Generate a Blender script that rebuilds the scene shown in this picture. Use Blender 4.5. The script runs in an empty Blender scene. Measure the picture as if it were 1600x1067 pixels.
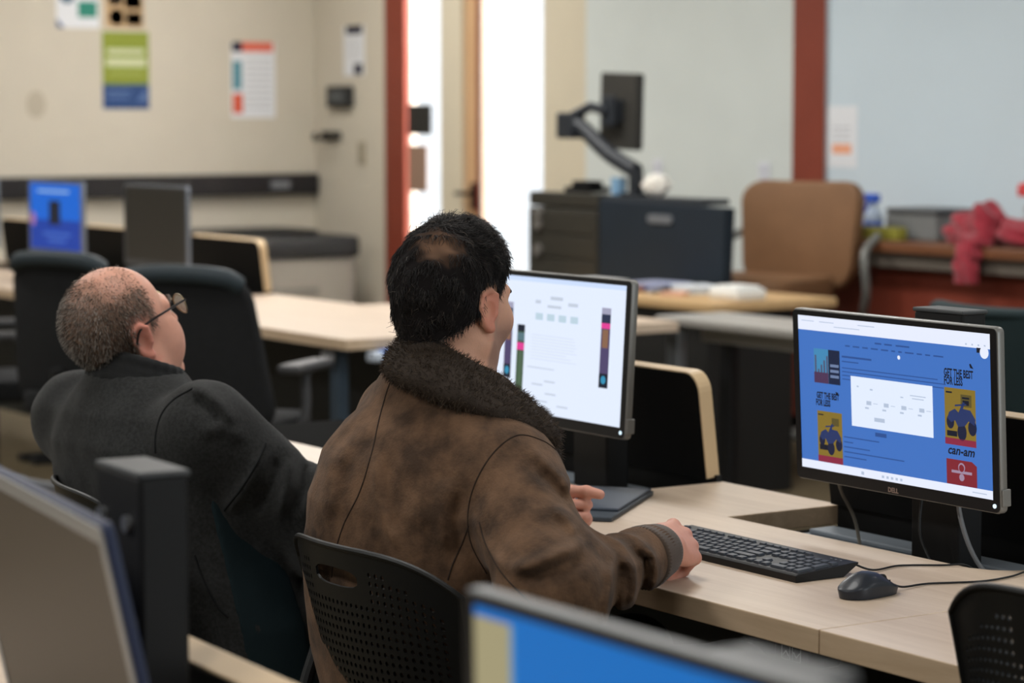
import bpy, bmesh, math, random
import numpy as np
from mathutils import Vector, Matrix, Euler
from mathutils.bvhtree import BVHTree
PI = math.pi
SC = bpy.context.scene
COL = SC.collection
rng = np.random.default_rng(7)
random.seed(7)

# ------------------------------------------------------------------ helpers
def lin(r, g, b):
    def f(v):
        v /= 255.0
        return v / 12.92 if v <= 0.04045 else ((v + 0.055) / 1.055) ** 2.4
    return (f(r), f(g), f(b), 1.0)

MATS = {}
def mat(name, rgb, rough=0.6, metal=0.0, emit=0.0, var=0.0, scale=8.0, bump=0.0, bscale=200.0,
        stretch=(1, 1, 1), sheen=0.0, spec=0.3, alpha=1.0, trans=0.0, rgb2=None, attr=None, coat=0.0):
    if name in MATS: return MATS[name]
    m = bpy.data.materials.new(name); m.use_nodes = True
    nt = m.node_tree; N = nt.nodes; L = nt.links
    p = N['Principled BSDF']
    c = lin(*rgb)
    p.inputs['Base Color'].default_value = c
    p.inputs['Roughness'].default_value = rough
    p.inputs['Metallic'].default_value = metal
    p.inputs['Specular IOR Level'].default_value = spec
    p.inputs['Alpha'].default_value = alpha
    p.inputs['Transmission Weight'].default_value = trans
    p.inputs['Coat Weight'].default_value = coat
    if sheen:
        p.inputs['Sheen Weight'].default_value = sheen
        p.inputs['Sheen Roughness'].default_value = 0.5
    if emit:
        p.inputs['Emission Color'].default_value = c
        p.inputs['Emission Strength'].default_value = emit
    col_out = None
    if attr:
        a = N.new('ShaderNodeAttribute'); a.attribute_name = attr
        col_out = a.outputs['Color']
    if var or rgb2:
        tc = N.new('ShaderNodeTexCoord'); mp = N.new('ShaderNodeMapping')
        mp.inputs['Scale'].default_value = stretch
        L.new(tc.outputs['Object'], mp.inputs['Vector'])
        nz = N.new('ShaderNodeTexNoise'); nz.inputs['Scale'].default_value = scale
        nz.inputs['Detail'].default_value = 6.0
        nz.inputs['Roughness'].default_value = 0.6
        L.new(mp.outputs['Vector'], nz.inputs['Vector'])
        if attr:
            mx = N.new('ShaderNodeMix'); mx.data_type = 'RGBA'; mx.blend_type = 'MULTIPLY'
            mx.inputs['Factor'].default_value = 1.0
            rp = N.new('ShaderNodeMapRange')
            rp.inputs['From Min'].default_value = 0.3; rp.inputs['From Max'].default_value = 0.7
            rp.inputs['To Min'].default_value = 1 - var; rp.inputs['To Max'].default_value = 1 + var
            L.new(nz.outputs['Fac'], rp.inputs['Value'])
            L.new(col_out, mx.inputs['A']); L.new(rp.outputs['Result'], mx.inputs['B'])
            col_out = mx.outputs['Result']
        else:
            cr = N.new('ShaderNodeValToRGB')
            d = lin(*rgb2) if rgb2 else tuple(min(1, x * (1 + var)) for x in c[:3]) + (1,)
            e = c if rgb2 else tuple(x * (1 - var) for x in c[:3]) + (1,)
            cr.color_ramp.elements[0].position = 0.35; cr.color_ramp.elements[0].color = e
            cr.color_ramp.elements[1].position = 0.65; cr.color_ramp.elements[1].color = d
            L.new(nz.outputs['Fac'], cr.inputs['Fac'])
            col_out = cr.outputs['Color']
    if col_out is not None:
        L.new(col_out, p.inputs['Base Color'])
    if bump:
        tc2 = N.new('ShaderNodeTexCoord')
        n2 = N.new('ShaderNodeTexNoise'); n2.inputs['Scale'].default_value = bscale
        n2.inputs['Detail'].default_value = 4.0
        L.new(tc2.outputs['Object'], n2.inputs['Vector'])
        b = N.new('ShaderNodeBump'); b.inputs['Strength'].default_value = bump
        b.inputs['Distance'].default_value = 0.004
        L.new(n2.outputs['Fac'], b.inputs['Height'])
        L.new(b.outputs['Normal'], p.inputs['Normal'])
    MATS[name] = m
    return m

def glow(name, rgb, s=1.0):
    if name in MATS: return MATS[name]
    m = bpy.data.materials.new(name); m.use_nodes = True
    nt = m.node_tree
    p = nt.nodes['Principled BSDF']
    p.inputs['Base Color'].default_value = (0.01, 0.01, 0.012, 1)
    p.inputs['Roughness'].default_value = 0.45
    p.inputs['Specular IOR Level'].default_value = 0.25
    p.inputs['Emission Color'].default_value = lin(*rgb)
    p.inputs['Emission Strength'].default_value = s
    MATS[name] = m
    return m

def wood(name, a, b, axis=0, rough=0.4):
    if name in MATS: return MATS[name]
    m = bpy.data.materials.new(name); m.use_nodes = True
    nt = m.node_tree; N = nt.nodes; L = nt.links; p = N['Principled BSDF']
    tc = N.new('ShaderNodeTexCoord'); mp = N.new('ShaderNodeMapping')
    s = [14.0, 14.0, 14.0]; s[axis] = 0.9
    mp.inputs['Scale'].default_value = s
    L.new(tc.outputs['Object'], mp.inputs['Vector'])
    nz = N.new('ShaderNodeTexNoise'); nz.inputs['Scale'].default_value = 3.0
    nz.inputs['Detail'].default_value = 8.0; nz.inputs['Roughness'].default_value = 0.65
    nz.inputs['Distortion'].default_value = 0.6
    L.new(mp.outputs['Vector'], nz.inputs['Vector'])
    cr = N.new('ShaderNodeValToRGB')
    cr.color_ramp.elements[0].position = 0.32; cr.color_ramp.elements[0].color = lin(*a)
    cr.color_ramp.elements[1].position = 0.68; cr.color_ramp.elements[1].color = lin(*b)
    L.new(nz.outputs['Fac'], cr.inputs['Fac'])
    L.new(cr.outputs['Color'], p.inputs['Base Color'])
    p.inputs['Roughness'].default_value = rough
    p.inputs['Specular IOR Level'].default_value = 0.35
    MATS[name] = m
    return m

def finish(bm, name, mats, parent=None, smooth=False, angle=0.6):
    me = bpy.data.meshes.new(name)
    bmesh.ops.recalc_face_normals(bm, faces=bm.faces)
    bm.to_mesh(me); bm.free()
    return link(me, name, mats, parent, smooth, angle)

def link(me, name, mats, parent=None, smooth=False, angle=0.6):
    if not isinstance(mats, (list, tuple)): mats = [mats]
    for m in mats: me.materials.append(m)
    o = bpy.data.objects.new(name, me); COL.objects.link(o)
    if smooth:
        me.polygons.foreach_set('use_smooth', [True] * len(me.polygons))
        if angle < 3:
            bm = bmesh.new(); bm.from_mesh(me)
            for e in bm.edges:
                if len(e.link_faces) == 2 and e.calc_face_angle(0) > angle: e.smooth = False
            bm.to_mesh(me); bm.free()
    if parent is not None:
        o.parent = parent
        if parent.get('_w'): o.matrix_parent_inverse = Matrix.Translation(-Vector(parent.location))
    return o

def thing(name, label, cat, loc=(0, 0, 0), rz=0.0, group=None, world=False):
    o = bpy.data.objects.new(name, None); COL.objects.link(o)
    o.empty_display_size = 0.05
    o.location = loc; o.rotation_euler = (0, 0, rz)
    o['label'] = label; o['category'] = cat
    if group: o['group'] = group
    if world: o['_w'] = 1
    return o

def tag(o, label, cat, group=None, kind=None):
    o['label'] = label; o['category'] = cat
    if group: o['group'] = group
    if kind: o['kind'] = kind
    return o

def struct(o):
    o['kind'] = 'structure'
    return o

def dup(root, label, loc, rz=None, group=None):
    def cp(o, par):
        c = o.copy(); COL.objects.link(c); c.parent = par
        for ch in [x for x in KIDS.get(o.name, [])]: cp(ch, c)
        return c
    KIDS = {}
    for o in bpy.data.objects:
        if o.parent: KIDS.setdefault(o.parent.name, []).append(o)
    r = cp(root, None)
    r.location = loc
    if rz is not None: r.rotation_euler = (0, 0, rz)
    r['label'] = label
    if group: r['group'] = group
    return r

def box(bm, x0, x1, y0, y1, z0, z1, bev=0.0, seg=2, M=None, mi=0):
    if x0 > x1: x0, x1 = x1, x0
    if y0 > y1: y0, y1 = y1, y0
    if z0 > z1: z0, z1 = z1, z0
    t = bmesh.new()
    bmesh.ops.create_cube(t, size=1.0)
    for v in t.verts:
        v.co = Vector(((x0 + x1) / 2 + v.co.x * (x1 - x0), (y0 + y1) / 2 + v.co.y * (y1 - y0), (z0 + z1) / 2 + v.co.z * (z1 - z0)))
    if bev > 0:
        bmesh.ops.bevel(t, geom=t.edges[:], offset=bev, segments=seg, affect='EDGES', profile=0.5)
    merge(bm, t, M, mi)

def merge(bm, t, M=None, mi=None):
    if M is not None: bmesh.ops.transform(t, matrix=M, verts=t.verts)
    if mi is not None:
        for f in t.faces: f.material_index = mi
    me = bpy.data.meshes.new('tmp'); t.to_mesh(me); t.free()
    bm.from_mesh(me); bpy.data.meshes.remove(me)

def prism(bm, poly, z0, z1, bev=0.0, M=None, mi=0, seg=2, axis='z'):
    """polygon (list of 2-D points) extruded between z0 and z1 along an axis"""
    t = bmesh.new()
    def P(a, b, c):
        return (a, b, c) if axis == 'z' else ((a, c, b) if axis == 'y' else (c, a, b))
    lo = [t.verts.new(P(x, y, z0)) for x, y in poly]
    hi = [t.verts.new(P(x, y, z1)) for x, y in poly]
    n = len(poly)
    t.faces.new(lo[::-1]); t.faces.new(hi)
    for i in range(n): t.faces.new((lo[i], lo[(i + 1) % n], hi[(i + 1) % n], hi[i]))
    bmesh.ops.recalc_face_normals(t, faces=t.faces)
    if bev > 0:
        es = [e for e in t.edges if e.calc_face_angle(0) > 0.5]
        bmesh.ops.bevel(t, geom=es, offset=bev, segments=seg, affect='EDGES', profile=0.5)
    merge(bm, t, M, mi)

def rrect(x0, x1, y0, y1, r, n=5, corners=(1, 1, 1, 1)):
    pts = []
    for k, (cx, cy, a) in enumerate(((x1 - r, y1 - r, 0), (x0 + r, y1 - r, PI / 2), (x0 + r, y0 + r, PI), (x1 - r, y0 + r, 1.5 * PI))):
        if corners[k]:
            for i in range(n + 1):
                t = a + i * PI / 2 / n
                pts.append((cx + r * math.cos(t), cy + r * math.sin(t)))
        else:
            pts.append(((x1, y1), (x0, y1), (x0, y0), (x1, y0))[k])
    return pts

def catmull(pts, n=6):
    P = [np.array(p, float) for p in pts]
    P = [2 * P[0] - P[1]] + P + [2 * P[-1] - P[-2]]
    out = []
    for i in range(1, len(P) - 2):
        for k in range(n):
            t = k / n
            out.append(0.5 * (2 * P[i] + (P[i + 1] - P[i - 1]) * t + (2 * P[i - 1] - 5 * P[i] + 4 * P[i + 1] - P[i + 2]) * t * t + (3 * P[i] - P[i - 1] - 3 * P[i + 1] + P[i + 2]) * t ** 3))
    out.append(P[-2])
    return out

def tube(bm, pts, r, sides=8, caps=True, mi=0, closed=False):
    """tube through points; r a number or a list"""
    pts = [Vector(p) for p in pts]; n = len(pts)
    rs = r if isinstance(r, (list, tuple, np.ndarray)) else [r] * n
    rings = []; prev = None
    for i, p in enumerate(pts):
        if closed: d = (pts[(i + 1) % n] - pts[i - 1])
        else: d = (pts[min(i + 1, n - 1)] - pts[max(i - 1, 0)])
        d.normalize()
        if prev is None:
            u = d.orthogonal().normalized()
        else:
            u = (prev - d * prev.dot(d))
            u = u.normalized() if u.length > 1e-6 else d.orthogonal().normalized()
        prev = u; w = d.cross(u)
        rings.append([bm.verts.new(p + (u * math.cos(2 * PI * k / sides) + w * math.sin(2 * PI * k / sides)) * rs[i]) for k in range(sides)])
    m = n if closed else n - 1
    for i in range(m):
        a, b = rings[i], rings[(i + 1) % n]
        for k in range(sides):
            f = bm.faces.new((a[k], a[(k + 1) % sides], b[(k + 1) % sides], b[k])); f.material_index = mi
    if caps and not closed:
        bm.faces.new(rings[0][::-1]).material_index = mi; bm.faces.new(rings[-1]).material_index = mi

def cyl(bm, p0, p1, r, sides=16, mi=0, r2=None):
    tube(bm, [p0, p1], [r, r if r2 is None else r2], sides, True, mi)

def lathe(bm, prof, cx=0, cy=0, sides=24, mi=0):
    rings = []
    for r, z in prof:
        rings.append([bm.verts.new((cx + r * math.cos(2 * PI * k / sides), cy + r * math.sin(2 * PI * k / sides), z)) for k in range(sides)])
    for a, b in zip(rings, rings[1:]):
        for k in range(sides): bm.faces.new((a[k], a[(k + 1) % sides], b[(k + 1) % sides], b[k])).material_index = mi
    bm.faces.new(rings[0][::-1]).material_index = mi; bm.faces.new(rings[-1]).material_index = mi

def text_bm(s, size, extrude=0.0, shear=0.0, bold=0.0, align='CENTER'):
    cu = bpy.data.curves.new('t', 'FONT'); cu.body = s; cu.size = size; cu.extrude = extrude
    cu.shear = shear; cu.offset = bold; cu.align_x = align; cu.align_y = 'CENTER'; cu.resolution_u = 2
    o = bpy.data.objects.new('t', cu); COL.objects.link(o)
    bpy.context.view_layer.update()
    me = bpy.data.meshes.new_from_object(o.evaluated_get(bpy.context.evaluated_depsgraph_get()))
    t = bmesh.new(); t.from_mesh(me)
    bpy.data.objects.remove(o); bpy.data.curves.remove(cu); bpy.data.meshes.remove(me)
    return t
TXT = Matrix.Rotation(PI / 2, 4, 'X')     # text plane to face -Y

class Panel:
    """a flat printed or lit surface in the XZ plane facing -Y: layered polygons, one material each"""
    def __init__(s, w, h): s.w = w; s.h = h; s.bm = bmesh.new(); s.ms = []; s.k = 0
    def mi(s, m):
        if m not in s.ms: s.ms.append(m)
        return s.ms.index(m)
    def pt(s, u, v, k): return (-s.w / 2 + u * s.w, -0.00025 * k, s.h / 2 - v * s.h)
    def poly(s, uv, m, k=1):
        f = s.bm.faces.new([s.bm.verts.new(s.pt(u, v, k)) for u, v in uv]); f.material_index = s.mi(m)
    def rect(s, u0, v0, u1, v1, m, k=1): s.poly([(u0, v1), (u1, v1), (u1, v0), (u0, v0)], m, k)
    def disc(s, u, v, r, m, k=1, n=16, sq=1.0):
        s.poly([(u + r / s.w * math.cos(2 * PI * i / n), v + sq * r / s.h * math.sin(2 * PI * i / n)) for i in range(n)][::-1], m, k)
    def text(s, t, u, v, size, m, k=2, shear=0, bold=0.0, align='CENTER', sx=1.0, rot=0):
        b = text_bm(t, size, 0, shear, bold, align)
        x, y, z = s.pt(u, v, k)
        merge(s.bm, b, Matrix.Translation((x, y, z)) @ Matrix.Rotation(rot, 4, 'Y') @ TXT @ Matrix.Diagonal((sx, 1, 1, 1)), s.mi(m))
    def build(s, name, parent, M=None):
        me = bpy.data.meshes.new(name)
        if M is not None: bmesh.ops.transform(s.bm, matrix=M, verts=s.bm.verts)
        s.bm.to_mesh(me); s.bm.free()
        return link(me, name, s.ms, parent)

# ------------------------------------------------------------------ materials
M_beige = mat('wall beige paint', (205, 197, 181), 0.85, var=0.02, scale=3)
M_beige2 = mat('warm beige paint', (208, 198, 176), 0.85, var=0.02, scale=3)
M_white_wall = mat('off white paint', (206, 212, 209), 0.85, var=0.02, scale=3)
M_ceil = mat('ceiling tile', (225, 225, 220), 0.9)
M_red = mat('rust red paint', (128, 58, 42), 0.55, var=0.05, scale=5)
M_carpet = mat('carpet', (104, 92, 70), 0.98, var=0.25, scale=60, bump=0.6, bscale=400)
M_maple = wood('maple laminate', (190, 169, 149), (205, 186, 166), 0)
M_maple_edge = wood('maple edge band', (184, 160, 132), (204, 180, 152), 0, 0.5)
M_black = mat('black laminate', (11, 11, 11), 0.7, spec=.12, var=0.1, scale=30)
M_blackp = mat('black plastic', (17, 18, 19), 0.42, bump=0.08, bscale=900)
M_blackm = mat('black powder coat', (28, 29, 31), 0.5)
M_dark = mat('dark fabric', (24, 25, 27), 0.9, var=0.15, scale=60, bump=0.3, bscale=300)
M_steel = mat('brushed steel', (165, 168, 172), 0.35, 0.9)
M_silver = mat('silver plastic', (126, 125, 122), 0.38, 0.35)
M_grey = mat('grey plastic', (118, 120, 124), 0.5)
M_bezel = mat('bezel black', (20, 20, 22), 0.38)
M_tray = mat('grey cable tray', (120, 128, 136), 0.5, 0.2)
M_paper = mat('white paper', (226, 228, 232), 0.8)
LIGHT, DAY, EXPO = 50, 120, 0.0
# ------------------------------------------------------------------ camera
H = 1.456
cam = bpy.data.cameras.new('camera'); camo = bpy.data.objects.new('camera', cam); COL.objects.link(camo)
pitch = math.atan(353 / 4000.0)
Rv = Vector((.5476, .8367, 0)).normalized(); Fh = Vector((-Rv.y, Rv.x, 0))
Fv = Fh * math.cos(pitch) - Vector((0, 0, 1)) * math.sin(pitch); Uv = Rv.cross(Fv)
camo.matrix_world = Matrix(((Rv.x, Uv.x, -Fv.x, 0), (Rv.y, Uv.y, -Fv.y, 0), (Rv.z, Uv.z, -Fv.z, H), (0, 0, 0, 1)))
cam.sensor_width = 36; cam.lens = 90; cam.clip_start = 0.05; cam.clip_end = 200
cam.dof.use_dof = True; cam.dof.focus_distance = 4.02; cam.dof.aperture_fstop = 4.2
SC.camera = camo

# ------------------------------------------------------------------ the room
XL, YR, XN, YB, ZC = -14.0, 7.7, 3.0, -3.0, 3.1
bm = bmesh.new(); box(bm, XL - .2, XN + .2, YB - .2, 11.5, -.1, 0); struct(finish(bm, 'floor', M_carpet))
bm = bmesh.new(); box(bm, XL - .2, XN + .2, YB - .2, YR + .2, ZC, ZC + .1); struct(finish(bm, 'ceiling', M_ceil))
bm = bmesh.new(); box(bm, XL - .2, XL, YB - .2, YR + .2, 0, ZC); struct(finish(bm, 'wall_left', M_beige))
bm = bmesh.new(); box(bm, XN, XN + .2, YB - .2, YR + .2, 0, ZC); struct(finish(bm, 'wall_near', M_white_wall))
bm = bmesh.new(); box(bm, XL, XN, YB - .2, YB, 0, ZC); struct(finish(bm, 'wall_behind', M_white_wall))
bm = bmesh.new()
box(bm, XL, -13.1, YR, YR + .2, 0, ZC, mi=0)
box(bm, -12.5, -12.28, YR, YR + .04, 0, ZC, mi=1)
box(bm, -11.45, -11.06, YR, YR + .2, 0, ZC, mi=1)
box(bm, -11.06, XN, YR, YR + .2, 0, ZC, mi=2)
box(bm, -13.1, -11.45, YR, YR + .2, 2.9, ZC, mi=0)
struct(finish(bm, 'wall_right', [M_beige, M_beige2, M_white_wall]))
bm = bmesh.new(); box(bm, -13.11, -12.88, YR - .02, YR + .02, 0, 2.9, .004); struct(finish(bm, 'trim_1', M_red))
bm = bmesh.new(); box(bm, -12.12, -12.085, YR - .005, YR + .03, 0, 2.9, .002); struct(finish(bm, 'trim_2', M_red))
bm = bmesh.new(); box(bm, -9.335, -9.09, YR - .025, YR, 0, ZC, .004); struct(finish(bm, 'trim_3', M_red))
bm = bmesh.new(); box(bm, -11.0, -9.36, YR - .015, YR, 0, .11, .004); box(bm, -9.1, XN, YR - .015, YR, 0, .11, .004)
struct(finish(bm, 'baseboard_right', mat('dark vinyl base', (62, 44, 36), 0.6)))
bm = bmesh.new(); box(bm, XL, XL + .015, YB, YR, 0, .11, .004)
struct(finish(bm, 'baseboard_left', MATS['dark vinyl base']))

# glazing beside the door, daylight beyond
M_glass = mat('window glass', (238, 242, 244), 0.02, trans=1.0, spec=0.3)
def window(name, x0, x1, mframe):
    t = thing(name, '', '', (0, 0, 0), world=True); del t['label']; del t['category']; struct(t)
    b = bmesh.new(); w = .015
    box(b, x0, x0 + w, YR + .0, YR + .02, .05, 2.9, .003); box(b, x1 - w, x1, YR + .0, YR + .02, .05, 2.9, .003)
    box(b, x0, x1, YR + .0, YR + .02, 0, .05, .003); box(b, x0, x1, YR + .0, YR + .02, 2.86, 2.9, .003)
    struct(finish(b, 'window_frame', mframe, t))
    b = bmesh.new(); box(b, x0 + w, x1 - w, YR + .008, YR + .012, .05, 2.86)
    struct(finish(b, 'window_pane', M_glass, t))
    return t
M_wframe = mat('pale window frame', (214, 204, 192), 0.5)
window('window_1', -12.085, -11.45, M_wframe)
w2 = window('window_2', -12.86, -12.5, M_wframe)
# white lobby wall beyond the glass, lit by the added lobby lamp and the sky
bm = bmesh.new(); box(bm, -16.5, -9.0, 11.3, 11.5, 0, 3.3); struct(finish(bm, 'wall_outside', mat('lobby white', (240, 232, 234), 0.8)))
# door leaf
t = thing('door_1', '', '', (0, 0, 0), world=True); del t['label']; del t['category']; struct(t)
bm = bmesh.new(); box(bm, -12.28, -12.12, YR + .02, YR + .07, .01, 2.9, .003)
struct(finish(bm, 'door_leaf', wood('door veneer', (196, 156, 116), (208, 170, 130), 2), t))
bm = bmesh.new(); box(bm, -12.19, -12.13, YR - .01, YR + .02, .93, 1.08, .01); cyl(bm, (-12.16, YR - .05, 1.02), (-12.16, YR, 1.02), .014)
cyl(bm, (-12.16, YR - .05, 1.02), (-12.27, YR - .05, 1.02), .012)
struct(finish(bm, 'door_handle', mat('bronze', (52, 40, 34), .4, .6), t))

# signs on the glass
o = bpy.data.objects
bm = bmesh.new(); box(bm, -12.86, -12.60, YR - .012, YR - .001, 1.345, 1.52, .004)
tag(finish(bm, 'door_sign', mat('sign black', (40, 39, 36), .6)), 'black square sign on the tall glass strip beside the door', 'sign')
bm = bmesh.new(); box(bm, -12.86, -12.65, YR - .01, YR - .001, 1.015, 1.285, .003)
tag(finish(bm, 'brown_panel', mat('sign brown', (150, 122, 104), .7)), 'brown rectangular notice board on the glass strip under the black sign', 'notice board')

# ------------------------------------------------------------------ left wall posters, raceway
LW = Matrix.Translation((XL, 0, 0)) @ Matrix.Rotation(PI / 2, 4, 'Z')      # panel facing -Y -> facing +X
def on_left(y, z, off=.002): return Matrix.Translation((XL + off, y, z)) @ Matrix.Rotation(PI / 2, 4, 'Z')
def on_right(x, z, off=.002): return Matrix.Translation((x, YR - off, z))
def col(n, *rgb): return mat('ink ' + n, rgb, .75)
def poster(name, label, cat, M, w, h, draw, group=None, thick=.002):
    p = Panel(w, h); p.rect(0, 0, 1, 1, M_paper, 0)
    draw(p)
    for a in (0,):
        box(p.bm, -w / 2, w / 2, .0002, thick, -h / 2, h / 2, mi=0)
    ob = p.build(name, None, M)
    tag(ob, label, cat, group); return ob
def d_green(p):
    g = col('green', 138, 150, 58); p.rect(0, 0, 1, .68, g); p.rect(0, .68, 1, 1, col('blue', 46, 74, 122))
    wh = col('pale', 205, 210, 170)
    p.rect(.1, .22, .9, .29, wh, 2); p.rect(.08, .34, .93, .45, wh, 2); p.rect(.15, .52, .85, .55, col('olive', 165, 172, 96), 2)
    p.rect(.08, .76, .6, .79, col('mid blue', 92, 116, 160), 2); p.rect(.08, .83, .55, .86, col('mid blue', 92, 116, 160), 2)
    p.poly([(.72, .9), (.95, .9), (.95, .72)], col('mid blue', 92, 116, 160), 2)
poster('poster', 'green poster with white lettering above a navy lower band on the left wall', 'poster', on_left(6.43, 1.722), .30, .455, d_green)
def d_white(p):
    p.rect(.02, .0, .25, .13, col('navy', 36, 36, 58)); p.rect(.25, .0, .96, .13, col('coral', 222, 112, 92))
    p.rect(.03, .25, .24, .63, col('teal', 92, 146, 160)); p.rect(.03, .68, .26, .94, col('vermilion', 214, 92, 66))
    for i in range(9): p.rect(.32, .22 + i * .08, .92, .235 + i * .08, col('rule', 178, 180, 186))
poster('poster', 'white poster with coral header and teal side block, right of the green poster', 'poster', on_left(7.275, 1.672), .30, .46, d_white)
def d_tl(p):
    p.disc(.25, .45, .05, col('deep teal', 30, 84, 110)); p.rect(.5, .55, .95, .82, col('sea green', 56, 138, 120))
    p.rect(.3, .35, .9, .42, col('coral', 222, 112, 92)); p.poly([(0, 1), (.18, 1), (0, .85)], col('blue', 46, 74, 122))
poster('poster', 'white flyer with teal shapes at the top of the left wall, beside the orange flyer', 'poster', on_left(6.13, 2.14), .27, .35, d_tl)
def d_or(p):
    p.rect(0, 0, 1, 1, col('sand', 202, 170, 130)); p.rect(.1, .3, .45, .62, col('cobalt', 40, 90, 160)); p.rect(.5, .3, .95, .68, col('orange', 222, 150, 78))
    p.disc(.3, .82, .05, col('deep orange', 220, 136, 60)); p.rect(.55, .74, .95, .95, col('mint', 118, 176, 158))
poster('poster', 'orange and blue flyer directly above the green poster', 'poster', on_left(6.425, 2.15), .25, .36, d_or)
bm = bmesh.new(); prism(bm, [(5.86 + .06 * math.cos(a * .5), 1.52 + .08 * math.sin(a * .5)) for a in range(0, 13)], XL + .0005, XL + .0015, axis='x')
tag(finish(bm, 'wall_smudge', mat('smudge', (184, 175, 157), .9)), 'faint grey smudge patch on the left wall below the flyers', 'stain')
bm = bmesh.new(); box(bm, XL + .001, XL + .07, 1.0, 7.69, .97, 1.10, .006)
box(bm, XL + .07, XL + .075, 1.0, 7.69, 1.03, 1.04, .001)
t = finish(bm, 'cable_raceway', mat('raceway black', (40, 38, 40), .35)); tag(t, 'long black cable raceway running along the left wall', 'cable raceway')
bm = bmesh.new(); box(bm, XL + .072, XL + .09, 7.35, 7.48, 1.005, 1.06, .006); finish(bm, 'raceway_socket', M_grey, t).matrix_parent_inverse.identity()
# grey cabinet with black lid below it
t = thing('storage_cabinet', 'grey storage cabinet with black lid against the left wall under the raceway', 'cabinet', (-13.5, 7.0, 0), world=True)
bm = bmesh.new(); box(bm, -13.95, -13.15, 6.45, 7.5, 0, .62, .02); finish(bm, 'cabinet_body', mat('cabinet grey', (140, 134, 124), .6), t)
bm = bmesh.new(); box(bm, -13.97, -13.13, 6.42, 7.53, .62, .75, .03); box(bm, -13.9, -13.4, 6.55, 7.4, .75, .78, .02); finish(bm, 'lid', mat('lid black', (34, 34, 35), .5), t)
bm = bmesh.new(); box(bm, -13.15, -13.13, 6.7, 7.25, .40, .46, .01); finish(bm, 'cabinet_handle', mat('recess grey', (112, 106, 98), .6), t)

# things on the short return of the right wall
def d_notice(p):
    p.rect(.12, .0, .9, .17, col('navy', 36, 36, 58)); p.rect(.5, .76, .9, .98, col('navy', 36, 36, 58))
    for i in range(5): p.rect(.15, .28 + i * .085, .85, .295 + i * .085, col('rule', 178, 180, 186))
poster('wall_notice', 'small white notice with a navy header beside the rust red door frame', 'notice', on_right(-13.50, 1.845), .25, .30, d_notice)
t = thing('wall_thermostat', 'black wall control box under the white notice', 'thermostat', (-13.63, YR, 1.57), world=True)
bm = bmesh.new(); box(bm, -13.77, -13.50, YR - .05, YR, 1.505, 1.635, .012); finish(bm, 'control_case', mat('control black', (44, 44, 44), .5), t)
bm = bmesh.new(); box(bm, -13.72, -13.55, YR - .053, YR - .05, 1.54, 1.60, .001); finish(bm, 'control_display', mat('control display', (80, 84, 86), .3), t)
t = thing('wall_hook', 'dark coat hook on the return wall below the black control box', 'hook', (-13.76, YR, 1.33), world=True)
bm = bmesh.new(); box(bm, -13.85, -13.66, YR - .03, YR, 1.31, 1.36, .01); tube(bm, catmull([(-13.7, YR - .03, 1.33), (-13.69, YR - .10, 1.31), (-13.67, YR - .12, 1.36)]), .014)
tube(bm, catmull([(-13.82, YR - .03, 1.33), (-13.81, YR - .10, 1.31), (-13.8, YR - .11, 1.35)]), .014); finish(bm, 'hook_bracket', mat('hook dark', (50, 46, 42), .5), t, True)
bm = bmesh.new(); box(bm, -13.45, -13.37, YR - .008, YR, 1.16, 1.30, .003); box(bm, -13.42, -13.40, YR - .014, YR - .008, 1.21, 1.25, .002)
tag(finish(bm, 'light_switch', mat('switch grey', (160, 150, 130), .5)), 'grey light switch plate beside the rust red door frame', 'light switch')
for x, lab in ((-10.42, 'white wall outlet behind the monitor arm'), (-9.565, 'white wall outlet above the tan chair')):
    t = thing('wall_outlet', lab, 'wall outlet', (x, YR, 1.18), world=True)
    bm = bmesh.new(); box(bm, x - .04, x + .04, YR - .008, YR, 1.12, 1.235, .003); finish(bm, 'outlet_plate', mat('plate white', (212, 214, 222), .4), t)
    bm = bmesh.new()
    for dz in (1.155, 1.20): box(bm, x - .016, x + .016, YR - .010, YR - .008, dz - .014, dz + .014, .001)
    finish(bm, 'socket', mat('socket white', (190, 192, 202), .4), t)
# whiteboard
t = thing('whiteboard', 'large pale whiteboard covering the wall right of the rust red column', 'whiteboard', (-5, YR, 1), world=True)
bm = bmesh.new(); box(bm, -9.08, -2.0, YR - .02, YR - .001, .93, 3.0); finish(bm, 'writing_surface', mat('whiteboard', (203, 217, 226), .35, var=.015, scale=2), t)
bm = bmesh.new(); box(bm, -9.095, -9.08, YR - .03, YR - .001, .91, 3.02, .004); box(bm, -9.08, -2.0, YR - .03, YR - .001, .91, .93, .004); box(bm, -9.08, -2.0, YR - .03, YR - .001, 3.0, 3.02, .004)
finish(bm, 'board_frame', M_steel, t)
def d_small(p):
    p.rect(.2, .62, .82, .78, col('peach', 236, 168, 134))
    for i in range(3): p.rect(.22, .34 + i * .09, .78, .36 + i * .09, col('rule', 178, 180, 186))
poster('paper_notice', 'white sheet with an orange block stuck on the whiteboard', 'notice', on_right(-8.985, 1.36, .022), .215, .28, d_small)

# counter under the whiteboard
t = thing('counter', 'brown topped counter with rust red front along the right wall', 'counter', (-6, 7.4, 0), world=True)
bm = bmesh.new(); box(bm, -9.0, -2.0, 7.30, 7.66, .12, .82); finish(bm, 'counter_front', M_red, t)
bm = bmesh.new(); box(bm, -9.05, -2.0, 7.18, 7.67, .885, .93, .006); finish(bm, 'counter_top', wood('walnut', (104, 66, 44), (124, 82, 56), 0), t)
bm = bmesh.new(); box(bm, -9.03, -2.0, 7.21, 7.66, .82, .885, .004); finish(bm, 'counter_apron', mat('apron grey', (96, 88, 80), .5), t)
bm = bmesh.new(); box(bm, -9.0, -2.0, 7.36, 7.66, 0, .12); finish(bm, 'kick_plate', M_black, t)
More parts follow.
